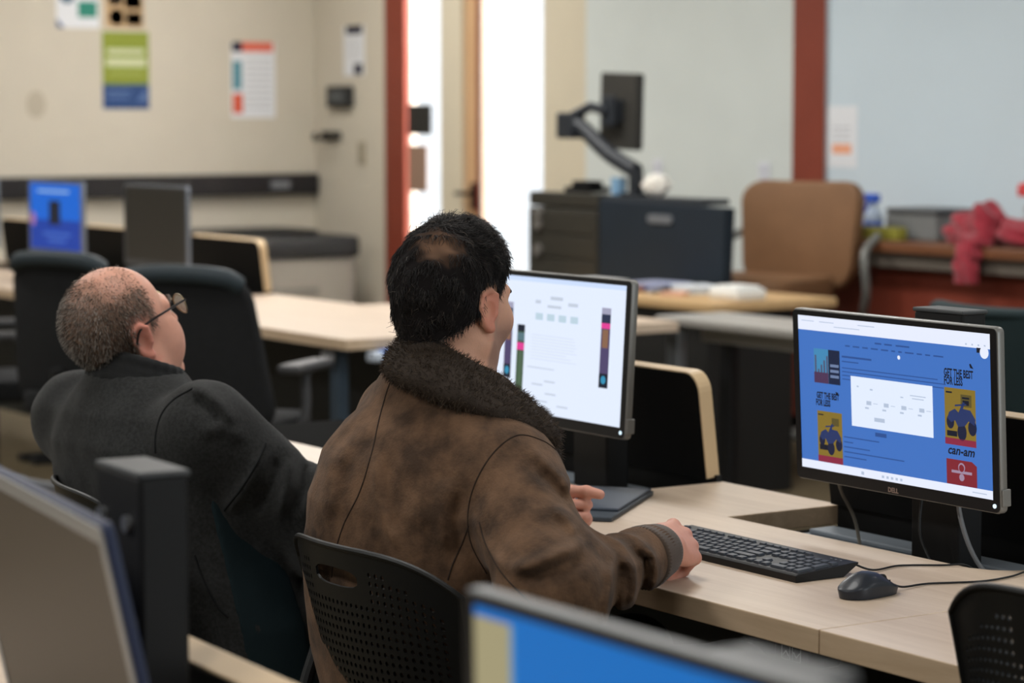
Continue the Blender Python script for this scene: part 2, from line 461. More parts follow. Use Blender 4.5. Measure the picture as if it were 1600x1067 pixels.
# ------------------------------------------------------------------ teaching end of the room
t = thing('equipment_rack', 'black equipment rack with round knobs left of the navy console', 'cabinet', (-9.3, 6.4, 0), world=True)
bm = bmesh.new(); box(bm, -9.57, -9.03, 6.35, 6.42, .0, 1.05, .006); box(bm, -9.57, -9.03, 6.352, 6.42, 1.055, 1.12, .008)
for k in range(9): box(bm, -9.56, -9.04, 6.345, 6.352, .1 + k * .105, .195 + k * .105, .003)
finish(bm, 'rack_front', mat('rack black', (44, 42, 36), .6), t)
for z in (1.02, .975, .86):
    b = bmesh.new(); cyl(b, (-9.475, 6.33, z), (-9.475, 6.352, z), .027, 18); finish(b, 'knob', mat('knob grey', (98, 95, 92), .4), t, True)
bm = bmesh.new(); box(bm, -9.55, -9.05, 6.42, 6.9, 0, 1.09, .006); finish(bm, 'rack_body', M_black, t)
bm = bmesh.new(); box(bm, -9.36, -9.17, 6.40, 6.52, 1.12, 1.145, .006); box(bm, -9.33, -9.20, 6.42, 6.50, 1.145, 1.17, .006)
tag(finish(bm, 'control_box', M_black), 'small black box on top of the black equipment rack', 'box')
t = thing('teaching_console', 'navy teaching console with a small grey badge, beside the tan chair', 'console', (-8.5, 6.38, 0), world=True)
M_navy = mat('navy panel', (17, 29, 40), .7, var=.08, scale=6)
bm = bmesh.new(); prism(bm, [(-9.02, 0), (-8.20, 0), (-8.135, 1.085), (-9.02, 1.10)], 6.35, 6.40, .006, axis='y'); finish(bm, 'front_panel', M_navy, t)
bm = bmesh.new(); box(bm, -9.0, -8.30, 6.36, 6.50, 1.09, 1.115, .005); finish(bm, 'top_shelf', mat('console top', (40, 44, 50), .5), t)
bm = bmesh.new(); prism(bm, rrect(-8.66, -8.49, 1.008, 1.045, .018), 6.343, 6.351, .002, axis='y'); finish(bm, 'badge', mat('badge grey', (112, 116, 122), .4, .3), t)
bm = bmesh.new(); lathe(bm, [(.028, 1.115), (.032, 1.12), (.036, 1.19), (.034, 1.19)], -8.985, 6.43, 16); tag(finish(bm, 'cup', mat('cup blue', (120, 158, 190), .5), None, True), 'small pale blue cup on the left end of the navy console', 'cup')
bm = bmesh.new(); bmesh.ops.create_icosphere(bm, subdivisions=3, radius=.06)
for v in bm.verts:
    v.co *= 1 + .25 * math.sin(9 * v.co.x * 17 + 3) * math.sin(v.co.y * 130) ; v.co.z = v.co.z * .75
    v.co += Vector((-8.72, 6.44, 1.163))
tag(finish(bm, 'crumpled_paper', mat('tissue white', (226, 222, 214), .9), None, True), 'white crumpled paper on top of the navy console beside the monitor arm', 'paper')
# monitor arm and display
t = thing('display_support', 'black jointed support for a monitor rising from the navy console', 'monitor stand', (-8.86, 6.43, 1.115), world=True)
M_arm = mat('arm black', (32, 36, 42), .5)
bm = bmesh.new(); box(bm, -8.91, -8.80, 6.38, 6.48, 1.115, 1.13, .005); cyl(bm, (-8.86, 6.43, 1.13), (-8.86, 6.43, 1.23), .032, 16); finish(bm, 'arm_base', M_arm, t, True)
bm = bmesh.new(); tube(bm, catmull([(-8.86, 6.43, 1.22), (-9.04, 6.42, 1.29), (-9.2, 6.41, 1.385), (-9.28, 6.40, 1.43)]), .036, 10); finish(bm, 'lower_arm', M_arm, t, True)
bm = bmesh.new(); box(bm, -9.37, -9.25, 6.36, 6.44, 1.355, 1.47, .012); tube(bm, [(-9.29, 6.40, 1.455), (-9.2, 6.43, 1.495), (-9.12, 6.46, 1.475)], .022, 10); finish(bm, 'elbow_joint', M_arm, t)
bm = bmesh.new(); box(bm, -9.16, -9.06, 6.455, 6.475, 1.41, 1.54, .006); finish(bm, 'mount_plate', M_arm, t)
t = thing('monitor', 'dark monitor seen from behind on the jointed arm above the navy console', 'monitor', (-9.1, 6.50, 1.475), 0.0)
bm = bmesh.new(); prism(bm, rrect(-.15, .15, -.165, .165, .012), 0, .04, .006, axis='y'); finish(bm, 'housing', mat('arm monitor dark', (46, 45, 42), .5), t)
bm = bmesh.new(); box(bm, -.05, .05, -.022, 0, -.05, .05, .006); finish(bm, 'mount', M_arm, t)
bm = bmesh.new(); box(bm, -.135, .135, .04, .042, -.15, .15); finish(bm, 'screen', M_bezel, t)
t.rotation_euler = (0, math.radians(2), math.radians(-4)); t.location = (-9.1, 6.505, 1.475)

# wood teacher desk with clutter
t = thing('teacher_desk', 'oak topped teacher desk with black front panel below the navy console', 'desk', (-8.4, 6.1, 0), world=True)
bm = bmesh.new(); box(bm, -9.25, -7.62, 5.88, 6.34, .715, .75, .005); box(bm, -8.12, -7.62, 6.34, 6.50, .715, .75, .005); finish(bm, 'desktop', wood('oak top', (186, 152, 108), (204, 170, 124), 0), t)
bm = bmesh.new(); box(bm, -9.2, -7.68, 5.91, 5.94, .0, .715, .004); finish(bm, 'front_panel', mat('panel black', (34, 34, 33), .6), t)
bm = bmesh.new(); box(bm, -7.71, -7.68, 5.94, 6.33, 0, .715, .004); finish(bm, 'side_panel', MATS['panel black'], t)
bm = bmesh.new(); box(bm, -9.2, -9.17, 5.94, 6.33, 0, .715, .004); finish(bm, 'side_panel', MATS['panel black'], t)
cl = [('red marker pen on the teacher desk, left end of the clutter', (196, 120, 116), -8.36, 6.03, 'marker'), ('blue marker pen on the teacher desk near the navy console', (92, 106, 150), -8.29, 6.10, 'marker'),
      ('grey marker pen on the teacher desk among the papers', (150, 152, 164), -8.22, 6.07, 'marker'), ('green marker pen on the teacher desk at the right of the papers', (110, 148, 130), -7.95, 6.2, 'marker')]
for i, (lab, c, x, y, k) in enumerate(cl):
    a = .4 + i * .8
    t = thing('marker_pen', lab, k, (x, y, .75), a)
    b = bmesh.new(); cyl(b, (-.055, 0, .012), (.03, 0, .012), .011, 12); finish(b, 'pen_barrel', mat('pen%d' % i, c, .4), t, True)
    b = bmesh.new(); cyl(b, (.03, 0, .0125), (.075, 0, .0125), .0122, 12); finish(b, 'pen_cap', mat('cap%d' % i, tuple(int(v * .6) for v in c), .4), t, True)
def pile(name, lab, x, y, z, w, d, n, c, cat, rz=.2):
    b = bmesh.new()
    for k in range(n):
        box(b, -w / 2 + .004 * (k % 3), w / 2, -d / 2, d / 2 - .003 * (k % 2), k * .006, k * .006 + .005, .001)
    o = finish(b, name, mat('paper ' + lab[:18], c, .8, var=.15, scale=30)); o.location = (x, y, z); o.rotation_euler = (0, 0, rz); tag(o, lab, cat)
pile('paper_stack', 'blue grey stack of papers on the teacher desk behind the markers', -8.40, 6.22, .75, .22, .16, 5, (150, 156, 182), 'papers')
pile('paper_stack', 'white stack of papers in the middle of the teacher desk clutter', -8.16, 6.22, .75, .20, .15, 5, (204, 210, 216), 'papers', -.3)
pile('paper_stack', 'peach card sheets on the teacher desk at the front of the clutter', -8.06, 6.04, .75, .1, .08, 3, (214, 170, 146), 'papers', .6)
pile('paper_stack', 'pale green sheets on the teacher desk, rightmost of the paper stacks', -8.0, 6.30, .75, .14, .1, 5, (176, 200, 190), 'papers', .1)
bm = bmesh.new(); box(bm, -7.86, -7.68, 6.05, 6.2, .75, .795, .012); box(bm, -7.84, -7.70, 6.07, 6.18, .795, .805, .004)
tag(finish(bm, 'paper_box', mat('box white', (222, 222, 218), .6)), 'white box at the right corner of the oak teacher desk', 'box')

# tan chair
t = thing('office_chair', 'tan brown padded office chair by the rust red column', 'chair', (-8.43, 6.86, 0), math.radians(20))
M_tan = mat('tan leather', (124, 90, 62), .6, var=.05, scale=10, bump=.1)
def pad(bm, w, h, d, r, M, bow=.03, taper=0.0):
    t_ = bmesh.new(); n = 14
    prism(t_, rrect(-w / 2, w / 2, -h / 2, h / 2, r, 8), -d / 2, d / 2, min(d * .42, .02), axis='y', seg=3)
    bmesh.ops.subdivide_edges(t_, edges=[e for e in t_.edges if e.calc_length() > .1], cuts=6, use_grid_fill=True)
    for v in t_.verts:
        v.co.x *= 1 + taper * (v.co.z / h)
        v.co.y += bow * (2 * v.co.x / w) ** 2
    merge(bm, t_, M)
bm = bmesh.new(); pad(bm, .56, .46, .08, .1, Matrix.Translation((0, .25, .945)) @ Matrix.Rotation(-.1, 4, 'X'), -.06, .12); finish(bm, 'backrest', M_tan, t, True)
bm = bmesh.new(); pad(bm, .56, .52, .10, .1, Matrix.Translation((-.06, -.10, .735)) @ Matrix.Rotation(PI / 2, 4, 'X'), 0); finish(bm, 'seat', M_tan, t, True)
M_frame = mat('chair frame grey', (128, 128, 124), .4, .3)
bm = bmesh.new(); cyl(bm, (0, 0, .08), (0, 0, .69), .03, 14); finish(bm, 'column', M_frame, t, True)
for s in (-1, 1):
    bm = bmesh.new(); tube(bm, catmull([(s * .30, .2, .62), (s * .36, .12, .72), (s * .36, .1, .88), (s * .34, .25, .95)]), .018, 10); finish(bm, 'armrest', M_frame, t, True)
for k in range(5):
    a = 2 * PI * k / 5 + .3
    bm = bmesh.new(); tube(bm, [(0, 0, .12), (.3 * math.cos(a), .3 * math.sin(a), .075)], [.028, .018], 10); f = finish(bm, 'leg', M_frame, t, True)
    bm = bmesh.new(); cyl(bm, (.3 * math.cos(a) - .012, .3 * math.sin(a), .03), (.3 * math.cos(a) + .012, .3 * math.sin(a), .03), .03, 14); finish(bm, 'caster', M_blackp, f, True)

# grey folding table
t = thing('training_table', 'long grey table in front of the oak teacher desk', 'table', (-6, 5.65, 0), world=True)
bm = bmesh.new(); box(bm, -7.46, -4.9, 5.50, 5.82, .705, .735, .006); finish(bm, 'tabletop', mat('grey laminate', (156, 153, 148), .4), t)
M_leg = mat('table leg grey', (118, 121, 124), .4, .3)
for x in (-7.38, -5.0):
    for y in (5.54, 5.78):
        bm = bmesh.new(); box(bm, x - .035, x + .035, y - .022, y + .022, 0, .705, .006); finish(bm, 'leg', M_leg if y < 5.6 else M_blackm, t)
bm = bmesh.new(); box(bm, -7.38, -5.0, 5.65, 5.67, .64, .70, .003); finish(bm, 'apron', MATS['grey laminate'], t)
t = thing('waste_bin', 'dark waste bin standing on the floor by the right wall under the tables', 'bin', (-9.75, 7.45, 0), world=True)
bm = bmesh.new(); lathe(bm, [(.11, 0), (.14, .3), (.15, .3), (.15, .32), (.13, .32), (.10, .02)], -9.95, 7.4, 20); finish(bm, 'bin_body', mat('bin dark', (58, 54, 50), .6), t, True)

# things on the counter
M_blue = mat('strong blue plastic', (52, 92, 196), .4)
t = thing('spray_bottle', 'blue and white spray bottle at the left end of the counter', 'bottle', (-8.42, 7.38, .93))
bm = bmesh.new(); lathe(bm, [(.04, 0), (.042, .02), (.04, .1), (.016, .13), (.016, .15)], 0, 0, 16); finish(bm, 'bottle_body', mat('bottle clear', (172, 186, 206), .3), t, True)
bm = bmesh.new(); box(bm, -.05, .03, -.018, .018, .15, .19, .008); tube(bm, [(-.03, 0, .15), (-.055, 0, .11)], .008); finish(bm, 'spray_head', M_blue, t)
bm = bmesh.new(); lathe(bm, [(.0425, .02), (.0428, .07), (.042, .07), (.0418, .02)], 0, 0, 16); finish(bm, 'bottle_label', M_blue, t, True)
bm = bmesh.new(); box(bm, -8.52, -8.45, 7.30, 7.36, .93, .965, .01); tag(finish(bm, 'wipes_pack', M_blue), 'bright blue pack lying in front of the spray bottle on the counter', 'pack')
t = thing('storage_box', 'grey storage box on the counter beside the spray bottle', 'box', (-8.14, 7.45, .93))
bm = bmesh.new(); box(bm, -.17, .15, -.1, .12, 0, .11, .01); finish(bm, 'box_body', mat('box grey', (118, 120, 120), .5), t)
bm = bmesh.new(); box(bm, -.16, .16, -.11, .13, .11, .135, .01); finish(bm, 'box_lid', mat('box lid dark', (84, 86, 88), .5), t)
bm = bmesh.new(); box(bm, -8.39, -8.12, 7.25, 7.31, .93, .985, .008); tag(finish(bm, 'yellow_pack', mat('yellow olive', (146, 142, 58), .5)), 'yellow pack in front of the grey storage box on the counter', 'pack')
# red cloth heap with one end hanging down
def heap(bm, cx, cy, cz, rx, ry, rz, seed):
    t_ = bmesh.new(); bmesh.ops.create_icosphere(t_, subdivisions=4, radius=1)
    r = random.Random(seed); ph = [r.uniform(0, 6) for _ in range(8)]
    for v in t_.verts:
        p = v.co.copy()
        f = 1 + .10 * math.sin(5 * p.x + ph[0] + 3 * p.z) + .08 * math.sin(7 * p.y + ph[1]) + .07 * math.sin(9 * p.z + 4 * p.x + ph[2])
        z = p.z * f
        v.co = (cx + p.x * f * rx, cy + p.y * f * ry, cz + max(z, -.55) * rz)
    merge(bm, t_)
M_cloth = mat('red cloth', (146, 38, 52), .85, var=.2, scale=20, sheen=.3)
bm = bmesh.new(); heap(bm, -7.72, 7.33, .985, .15, .10, .085, 1); heap(bm, -7.60, 7.27, 1.0, .09, .09, .10, 2); heap(bm, -7.46, 7.33, .975, .14, .1, .07, 3)
heap(bm, -7.59, 7.155, .90, .055, .045, .06, 5); heap(bm, -7.585, 7.14, .835, .06, .03, .09, 6); heap(bm, -7.59, 7.20, .94, .07, .07, .05, 7)
tag(finish(bm, 'red_cloth', M_cloth, None, True), 'crumpled red cloth on the counter with one end hanging over the edge', 'cloth')
t = thing('flower_vase', 'red artificial flower in a clear holder behind the red cloth', 'flower', (-7.55, 7.46, .93))
bm = bmesh.new(); lathe(bm, [(.035, 0), (.03, .06), (.02, .1), (.03, .16), (.028, .16), (.016, .1)], 0, 0, 16); finish(bm, 'vase', mat('vase grey', (178, 184, 186), .2), t, True)
bm = bmesh.new(); tube(bm, catmull([(0, 0, .02), (.005, 0, .13), (0, 0, .2)]), .006); finish(bm, 'stem', mat('stem grey', (140, 148, 140), .5), t, True)
bm = bmesh.new()
for k in range(7):
    a = k * 2 * PI / 7
    heap(bm, .03 * math.cos(a), .03 * math.sin(a), .215 + .012 * (k % 2), .026, .026, .03, 20 + k)
finish(bm, 'flower_head', mat('flower red', (206, 70, 72), .7), t, True)

# ------------------------------------------------------------------ chairs
def perforated_chair(label, loc, rz):
    """moulded plastic stacking chair; the sitter faces +Y"""
    t = thing('plastic_chair', label, 'chair', loc, rz)
    nu, nv = 37, 25; W = .465
    def S(i, j):
        u = i / nu * 2 - 1; v = j / nv
        w = W / 2 * (1 - .10 * (1 - v) - .0)
        # rounded upper corners
        z = .47 + .34 * v - .055 * max(0, v) ** 2 * abs(u) ** 4.0
        y = -.195 - .035 * v - .04 * math.sin(v * PI) * 0.3 + .085 * (abs(u) ** 2.2) - .03 * v * v
        return Vector((u * w, y, z))
    bm = bmesh.new(); vs = {}
    def V(i, j):
        if (i, j) not in vs: vs[(i, j)] = bm.verts.new(S(i, j))
        return vs[(i, j)]
    hi0, hi1, hj0, hj1 = 13, 24, 20, 23
    for i in range(nu):
        for j in range(nv):
            if hi0 <= i < hi1 and hj0 <= j < hj1: continue
            q = [(i, j), (i + 1, j), (i + 1, j + 1), (i, j + 1)]
            solid = i < 2 or i >= nu - 2 or j < 1 or j >= nv - 1 or (hi0 - 1 <= i <= hi1 and hj0 - 1 <= j <= hj1) or j >= 23 - 0.02 * (i - 18) ** 2 * .6
            if solid:
                bm.faces.new([V(*k) for k in q])
            else:
                a = .24; c = []
                for (x, y) in ((a, .5), (.5, 1 - a), (1 - a, .5), (.5, a)):
                    pass
                hole = [bm.verts.new(S(i + .5 + .26 * math.cos(t_), j + .5 + .30 * math.sin(t_))) for t_ in [PI * 1.25 + k * PI / 4 for k in range(8)]]
                cs = [V(*k) for k in q]
                for k in range(4):
                    bm.faces.new((cs[k], cs[(k + 1) % 4], hole[(2 * k + 2) % 8], hole[2 * k + 1], hole[2 * k]))
    # oval hand hole
    bnd = [(i, hj0) for i in range(hi0, hi1)] + [(hi1, j) for j in range(hj0, hj1)] + [(i, hj1) for i in range(hi1, hi0, -1)] + [(hi0, j) for j in range(hj1, hj0, -1)]
    ci, cj = (hi0 + hi1) / 2, (hj0 + hj1) / 2
    inner = []
    for (i, j) in bnd:
        dx, dy = (i - ci) / ((hi1 - hi0) / 2), (j - cj) / ((hj1 - hj0) / 2)
        m = max(abs(dx), abs(dy)); a = math.atan2(dy / m * .9, dx / m)
        inner.append(bm.verts.new(S(ci + 4.9 * math.copysign(abs(math.cos(a)) ** .7, math.cos(a)), cj + 1.05 * math.copysign(abs(math.sin(a)) ** .7, math.sin(a)))))
    for k in range(len(bnd)):
        bm.faces.new((V(*bnd[k]), V(*bnd[(k + 1) % len(bnd)]), inner[(k + 1) % len(bnd)], inner[k]))
    bmesh.ops.recalc_face_normals(bm, faces=bm.faces)
    bmesh.ops.solidify(bm, geom=bm.faces[:], thickness=.004)
    finish(bm, 'backrest', M_blackp, t, True, .7)
    # rolled rim
    bm = bmesh.new()
    rim = [S(0, j) for j in range(0, nv + 1, 2)] + [S(i, nv) for i in range(0, nu + 1)] + [S(nu, j) for j in range(nv, -1, -2)]
    tube(bm, rim, .0048, 8); finish(bm, 'rim', M_blackp, t, True)
    bm = bmesh.new()
    n = 12
    grid = [[bm.verts.new(((i / n - .5) * .45 * (1 - .08 * (j / n - .5)), -.20 + .44 * j / n, .455 + .012 * (2 * i / n - 1) ** 2 - .03 * max(0, j / n - .75) ** 1.0 * 2 + .02 * max(0, .25 - j / n) * 4)) for i in range(n + 1)] for j in range(n + 1)]
    for j in range(n):
        for i in range(n): bm.faces.new((grid[j][i], grid[j][i + 1], grid[j + 1][i + 1], grid[j + 1][i]))
    bmesh.ops.recalc_face_normals(bm, faces=bm.faces); bmesh.ops.solidify(bm, geom=bm.faces[:], thickness=.012)
    finish(bm, 'seat', M_blackp, t, True)
    for s in (-1, 1):
        bm = bmesh.new(); tube(bm, catmull([(s * .215, -.15, .62), (s * .22, -.19, .47), (s * .235, -.24, .015)]), .011, 10); finish(bm, 'leg', M_blackm, t, True)
        bm = bmesh.new(); tube(bm, catmull([(s * .215, -.18, .435), (s * .22, .19, .43), (s * .235, .22, .36), (s * .235, .24, .015)]), .011, 10); finish(bm, 'leg', M_blackm, t, True)
    return t
ch1 = perforated_chair('black perforated plastic chair holding the man in the brown jacket', (-3.358, 2.122, 0), math.radians(2))
ch2 = dup(ch1, 'black perforated plastic chair holding the older man in the dark jacket', (-4.12, 2.03, 0), math.radians(-12))
ch3 = dup(ch1, 'black perforated plastic chair pushed under the desk at the lower right corner', (-2.195, 2.45, 0), math.radians(8)); ch3.scale = (1, 1, 1.09)

def office_chair(label, loc, rz):
    t = thing('swivel_chair', label, 'chair', loc, rz)
    bm = bmesh.new(); pad(bm, .50, .50, .05, .09, Matrix.Translation((0, -.25, .72)) @ Matrix.Rotation(.12, 4, 'X'), .05, -.26); finish(bm, 'backrest', M_dark, t, True)
    bm = bmesh.new(); tube(bm, catmull([(-.20, -.25, .935), (-.15, -.285, .965), (0, -.295, .975), (.15, -.285, .965), (.20, -.25, .935)]), [.02] + [.03] * 23 + [.02], 12); finish(bm, 'headrest', mat('head roll', (40, 50, 56), .55), t, True)
    bm = bmesh.new(); pad(bm, .50, .48, .08, .1, Matrix.Translation((0, 0, .47)) @ Matrix.Rotation(PI / 2, 4, 'X'), 0); finish(bm, 'seat', M_dark, t, True)
    bm = bmesh.new(); cyl(bm, (0, 0, .1), (0, 0, .43), .028, 14); tube(bm, catmull([(0, -.05, .42), (0, -.24, .42), (0, -.28, .6)]), .025, 10); finish(bm, 'column', M_blackm, t, True)
    for s in (-1, 1):
        bm = bmesh.new(); tube(bm, catmull([(s * .22, -.05, .44), (s * .30, -.02, .5), (s * .30, 0, .64), (s * .30, .02, .66)]), .016, 10)
        box(bm, s * .30 - .04, s * .30 + .04, -.14, .14, .66, .69, .012); finish(bm, 'armrest', mat('arm rest grey', (62, 62, 64), .45), t)
    for k in range(5):
        a = 2 * PI * k / 5 + .2
        bm = bmesh.new(); tube(bm, [(0, 0, .12), (.3 * math.cos(a), .3 * math.sin(a), .075)], [.026, .016], 10); f = finish(bm, 'leg', M_grey, t, True)
        bm = bmesh.new(); cyl(bm, (.3 * math.cos(a) - .012, .3 * math.sin(a), .03), (.3 * math.cos(a) + .012, .3 * math.sin(a), .03), .03, 14); finish(bm, 'caster', M_blackp, f, True)
    return t
oc = office_chair('dark swivel chair just beyond the glasses of the older man', (-7.26, 3.64, 0), math.radians(38))
dup(oc, 'dark swivel chair left of the older man, below the glowing blue monitor', (-8.2, 3.70, 0), math.radians(24))
dup(oc, 'dark swivel chair cut off by the left edge of the photo', (-8.88, 3.52, 0), math.radians(-20))
def nav_chair(name, lab, loc, rz, m):
    t = thing(name, lab, 'chair', loc, rz)
    b = bmesh.new(); pad(b, .5, .34, .05, .05, Matrix.Translation((0, -.22, .77)) @ Matrix.Rotation(.12, 4, 'X'), .04); finish(b, 'backrest', m, t, True)
    b = bmesh.new(); pad(b, .48, .46, .06, .06, Matrix.Translation((0, 0, .46)) @ Matrix.Rotation(PI / 2, 4, 'X'), 0); finish(b, 'seat', m, t, True)
    for sx in (-1, 1):
        b = bmesh.new(); tube(b, [(sx * .22, -.21, 0.0), (sx * .22, -.2, .45), (sx * .22, -.23, .68)], .012, 10); finish(b, 'leg', M_blackm, t, True)
        b = bmesh.new(); tube(b, [(sx * .22, .2, 0.0), (sx * .22, .18, .44)], .012, 10); finish(b, 'leg', M_blackm, t, True)
    return t
nav_chair('stacking_chair', 'dark navy chair behind the grey table near the right edge', (-5.98, 6.15, 0), math.radians(182), mat('navy fabric', (38, 48, 58), .8, bump=.2))
nav_chair('stacking_chair', 'dark teal chair in front of the grey table at the right edge', (-5.12, 5.12, 0), math.radians(-4), mat('teal fabric', (28, 46, 50), .8, bump=.2))
# ------------------------------------------------------------------ sculpting by distance fields
F32 = np.float32
def A3(p): return np.array(p, F32)
def smin(a, b, k):
    h = np.clip(.5 + .5 * (b - a) / k, 0, 1)
    return b + (a - b) * h - k * h * (1 - h)
def smax(a, b, k): return -smin(-a, -b, k)
def cone(P, a, b, ra, rb):
    a = A3(a); b = A3(b); ab = b - a; L2 = float(ab @ ab)
    t = np.clip(((P - a) @ ab) / L2, 0, 1)
    return np.linalg.norm(P - a - t[:, None] * ab, axis=1) - (ra + (rb - ra) * t)
def ell(P, c, r):
    q = (P - A3(c)) / A3(r); k0 = np.linalg.norm(q, axis=1); k1 = np.linalg.norm(q / A3(r), axis=1)
    return k0 * (k0 - 1) / np.maximum(k1, 1e-6)
def sph(P, c, r): return np.linalg.norm(P - A3(c), axis=1) - r
def line(P, pts, r, k=.006):
    d = None
    for i in range(len(pts) - 1):
        r0, r1 = (r, r) if np.isscalar(r) else (r[i], r[i + 1])
        e = cone(P, pts[i], pts[i + 1], r0, r1)
        d = e if d is None else smin(d, e, k)
    return d
_k = rng.normal(size=(24, 3)).astype(F32); _k /= np.linalg.norm(_k, axis=1)[:, None]; _p = rng.uniform(0, 6.28, 24).astype(F32)
def wob(P, f, n=8, o=0):
    s = np.zeros(len(P), F32)
    for i in range(n): s += np.sin(P @ (_k[(i + o) % 24] * f * (1 + .15 * i)) + _p[(i + o) % 24])
    return s / n ** .5
def local(P, c, rad, fn):
    d = np.linalg.norm(P - A3(c), axis=1) - rad
    m = d < .03
    out = d.astype(F32) + .01
    if m.any(): out[m] = fn(P[m])
    return out
def surf_nets(fn, lo, hi, h):
    lo = A3(lo); n = np.ceil((A3(hi) - lo) / h).astype(int); B = 8
    nb = n // B + 1; N = nb * B
    ax = [np.arange(k) for k in nb]
    bi = np.stack(np.meshgrid(*ax, indexing='ij'), -1).reshape(-1, 3)
    cen = lo + (bi * B + (B - 1) / 2) * h
    dc = fn(cen.astype(F32))
    G = np.repeat(np.repeat(np.repeat(dc.reshape(nb), B, 0), B, 1), B, 2).astype(F32)
    act = bi[np.abs(dc) < h * B * 1.25 + .012]
    off = np.stack(np.meshgrid(*[np.arange(B)] * 3, indexing='ij'), -1).reshape(-1, 3)
    for s in range(0, len(act), 600):
        idx = (act[s:s + 600, None] * B + off[None]).reshape(-1, 3)
        G[idx[:, 0], idx[:, 1], idx[:, 2]] = fn((lo + idx * h).astype(F32))
    S = (G < 0).astype(np.uint8)
    c = sum(S[i:N[0] - 1 + i, j:N[1] - 1 + j, k:N[2] - 1 + k] for i in (0, 1) for j in (0, 1) for k in (0, 1))
    cells = np.argwhere((c > 0) & (c < 8))
    corner = [(i, j, k) for i in (0, 1) for j in (0, 1) for k in (0, 1)]
    V = np.stack([G[cells[:, 0] + a, cells[:, 1] + b, cells[:, 2] + d] for a, b, d in corner], 1)
    acc = np.zeros((len(cells), 3), F32); cnt = np.zeros(len(cells), F32)
    for a in range(8):
        for b in range(a + 1, 8):
            ca, cb = np.array(corner[a]), np.array(corner[b])
            if np.abs(ca - cb).sum() != 1: continue
            va, vb = V[:, a], V[:, b]; m = (va < 0) != (vb < 0)
            t = np.where(m, va / np.where(m, va - vb, 1), 0)
            acc[m] += (ca + t[:, None] * (cb - ca))[m]; cnt[m] += 1
    pts = lo + (cells + acc / cnt[:, None]) * h
    key = (cells[:, 0] * N[1] + cells[:, 1]) * N[2] + cells[:, 2]
    quads = []
    for axis in range(3):
        u, v = [(1, 2), (2, 0), (0, 1)][axis]
        sl0 = [slice(0, None)] * 3; sl1 = [slice(0, None)] * 3
        sl0[axis] = slice(0, -1); sl1[axis] = slice(1, None)
        e = np.argwhere(S[tuple(sl0)] != S[tuple(sl1)])
        e = e[(e[:, u] > 0) & (e[:, v] > 0)]
        inside = S[e[:, 0], e[:, 1], e[:, 2]] == 1
        q = []
        for du, dv in ((-1, -1), (0, -1), (0, 0), (-1, 0)):
            t = e.copy(); t[:, u] += du; t[:, v] += dv
            q.append((t[:, 0] * N[1] + t[:, 1]) * N[2] + t[:, 2])
        q = np.stack(q, 1)
        q[~inside] = q[~inside][:, ::-1]
        quads.append(q)
    q = np.concatenate(quads)
    ix = np.searchsorted(key, q); ix = np.clip(ix, 0, len(key) - 1)
    ok = (key[ix] == q).all(1)
    return pts.astype(F32), ix[ok]
def np_mesh(name, pts, faces, mats, parent, smooth=True, col=None):
    me = bpy.data.meshes.new(name)
    k = faces.shape[1]
    me.vertices.add(len(pts)); me.vertices.foreach_set('co', np.ascontiguousarray(pts, F32).ravel())
    me.loops.add(faces.size); me.loops.foreach_set('vertex_index', np.ascontiguousarray(faces, np.int32).ravel())
    me.polygons.add(len(faces)); me.polygons.foreach_set('loop_start', np.arange(0, faces.size, k, dtype=np.int32))
    me.polygons.foreach_set('use_smooth', np.ones(len(faces), bool) if smooth else np.zeros(len(faces), bool))
    me.update(calc_edges=True); me.validate()
    if col is not None:
        a = me.color_attributes.new('tint', 'FLOAT_COLOR', 'POINT')
        a.data.foreach_set('color', np.concatenate([col, np.ones((len(col), 1), F32)], 1).astype(F32).ravel())
    return link(me, name, mats, parent)
def relax(pts, faces, it=1, w=.5):
    for _ in range(it):
        acc = np.zeros_like(pts); cnt = np.zeros(len(pts), F32)
        for a, b in ((0, 1), (1, 2), (2, 3), (3, 0)):
            np.add.at(acc, faces[:, a], pts[faces[:, b]]); np.add.at(cnt, faces[:, a], 1)
            np.add.at(acc, faces[:, b], pts[faces[:, a]]); np.add.at(cnt, faces[:, b], 1)
        pts = pts * (1 - w) + w * acc / np.maximum(cnt, 1)[:, None]
    return pts
def strands(name, pts, rad, m, parent, col=None, sides=3):
    """pts (N,K,3) rad (N,K): thin tapered fibres in one mesh"""
    N, K, _ = pts.shape
    d = np.gradient(pts, axis=1); d /= np.maximum(np.linalg.norm(d, axis=2, keepdims=True), 1e-9)
    ref = np.where(np.abs(d[..., 2:3]) < .9, np.array([0, 0, 1.]), np.array([1., 0, 0]))
    u = np.cross(d, ref); u /= np.maximum(np.linalg.norm(u, axis=2, keepdims=True), 1e-9); w = np.cross(d, u)
    ring = [pts + rad[..., None] * (u * math.cos(2 * PI * s / sides) + w * math.sin(2 * PI * s / sides)) for s in range(sides)]
    V = np.stack(ring, 2).reshape(-1, 3)
    base = (np.arange(N)[:, None] * K + np.arange(K - 1)[None]) * sides
    q = []
    for s in range(sides):
        s2 = (s + 1) % sides
        q.append(np.stack([base + s, base + s2, base + sides + s2, base + sides + s], -1).reshape(-1, 4))
    c = None if col is None else np.repeat(col, K * sides, 0)
    return np_mesh(name, V, np.concatenate(q), m, parent, True, c)
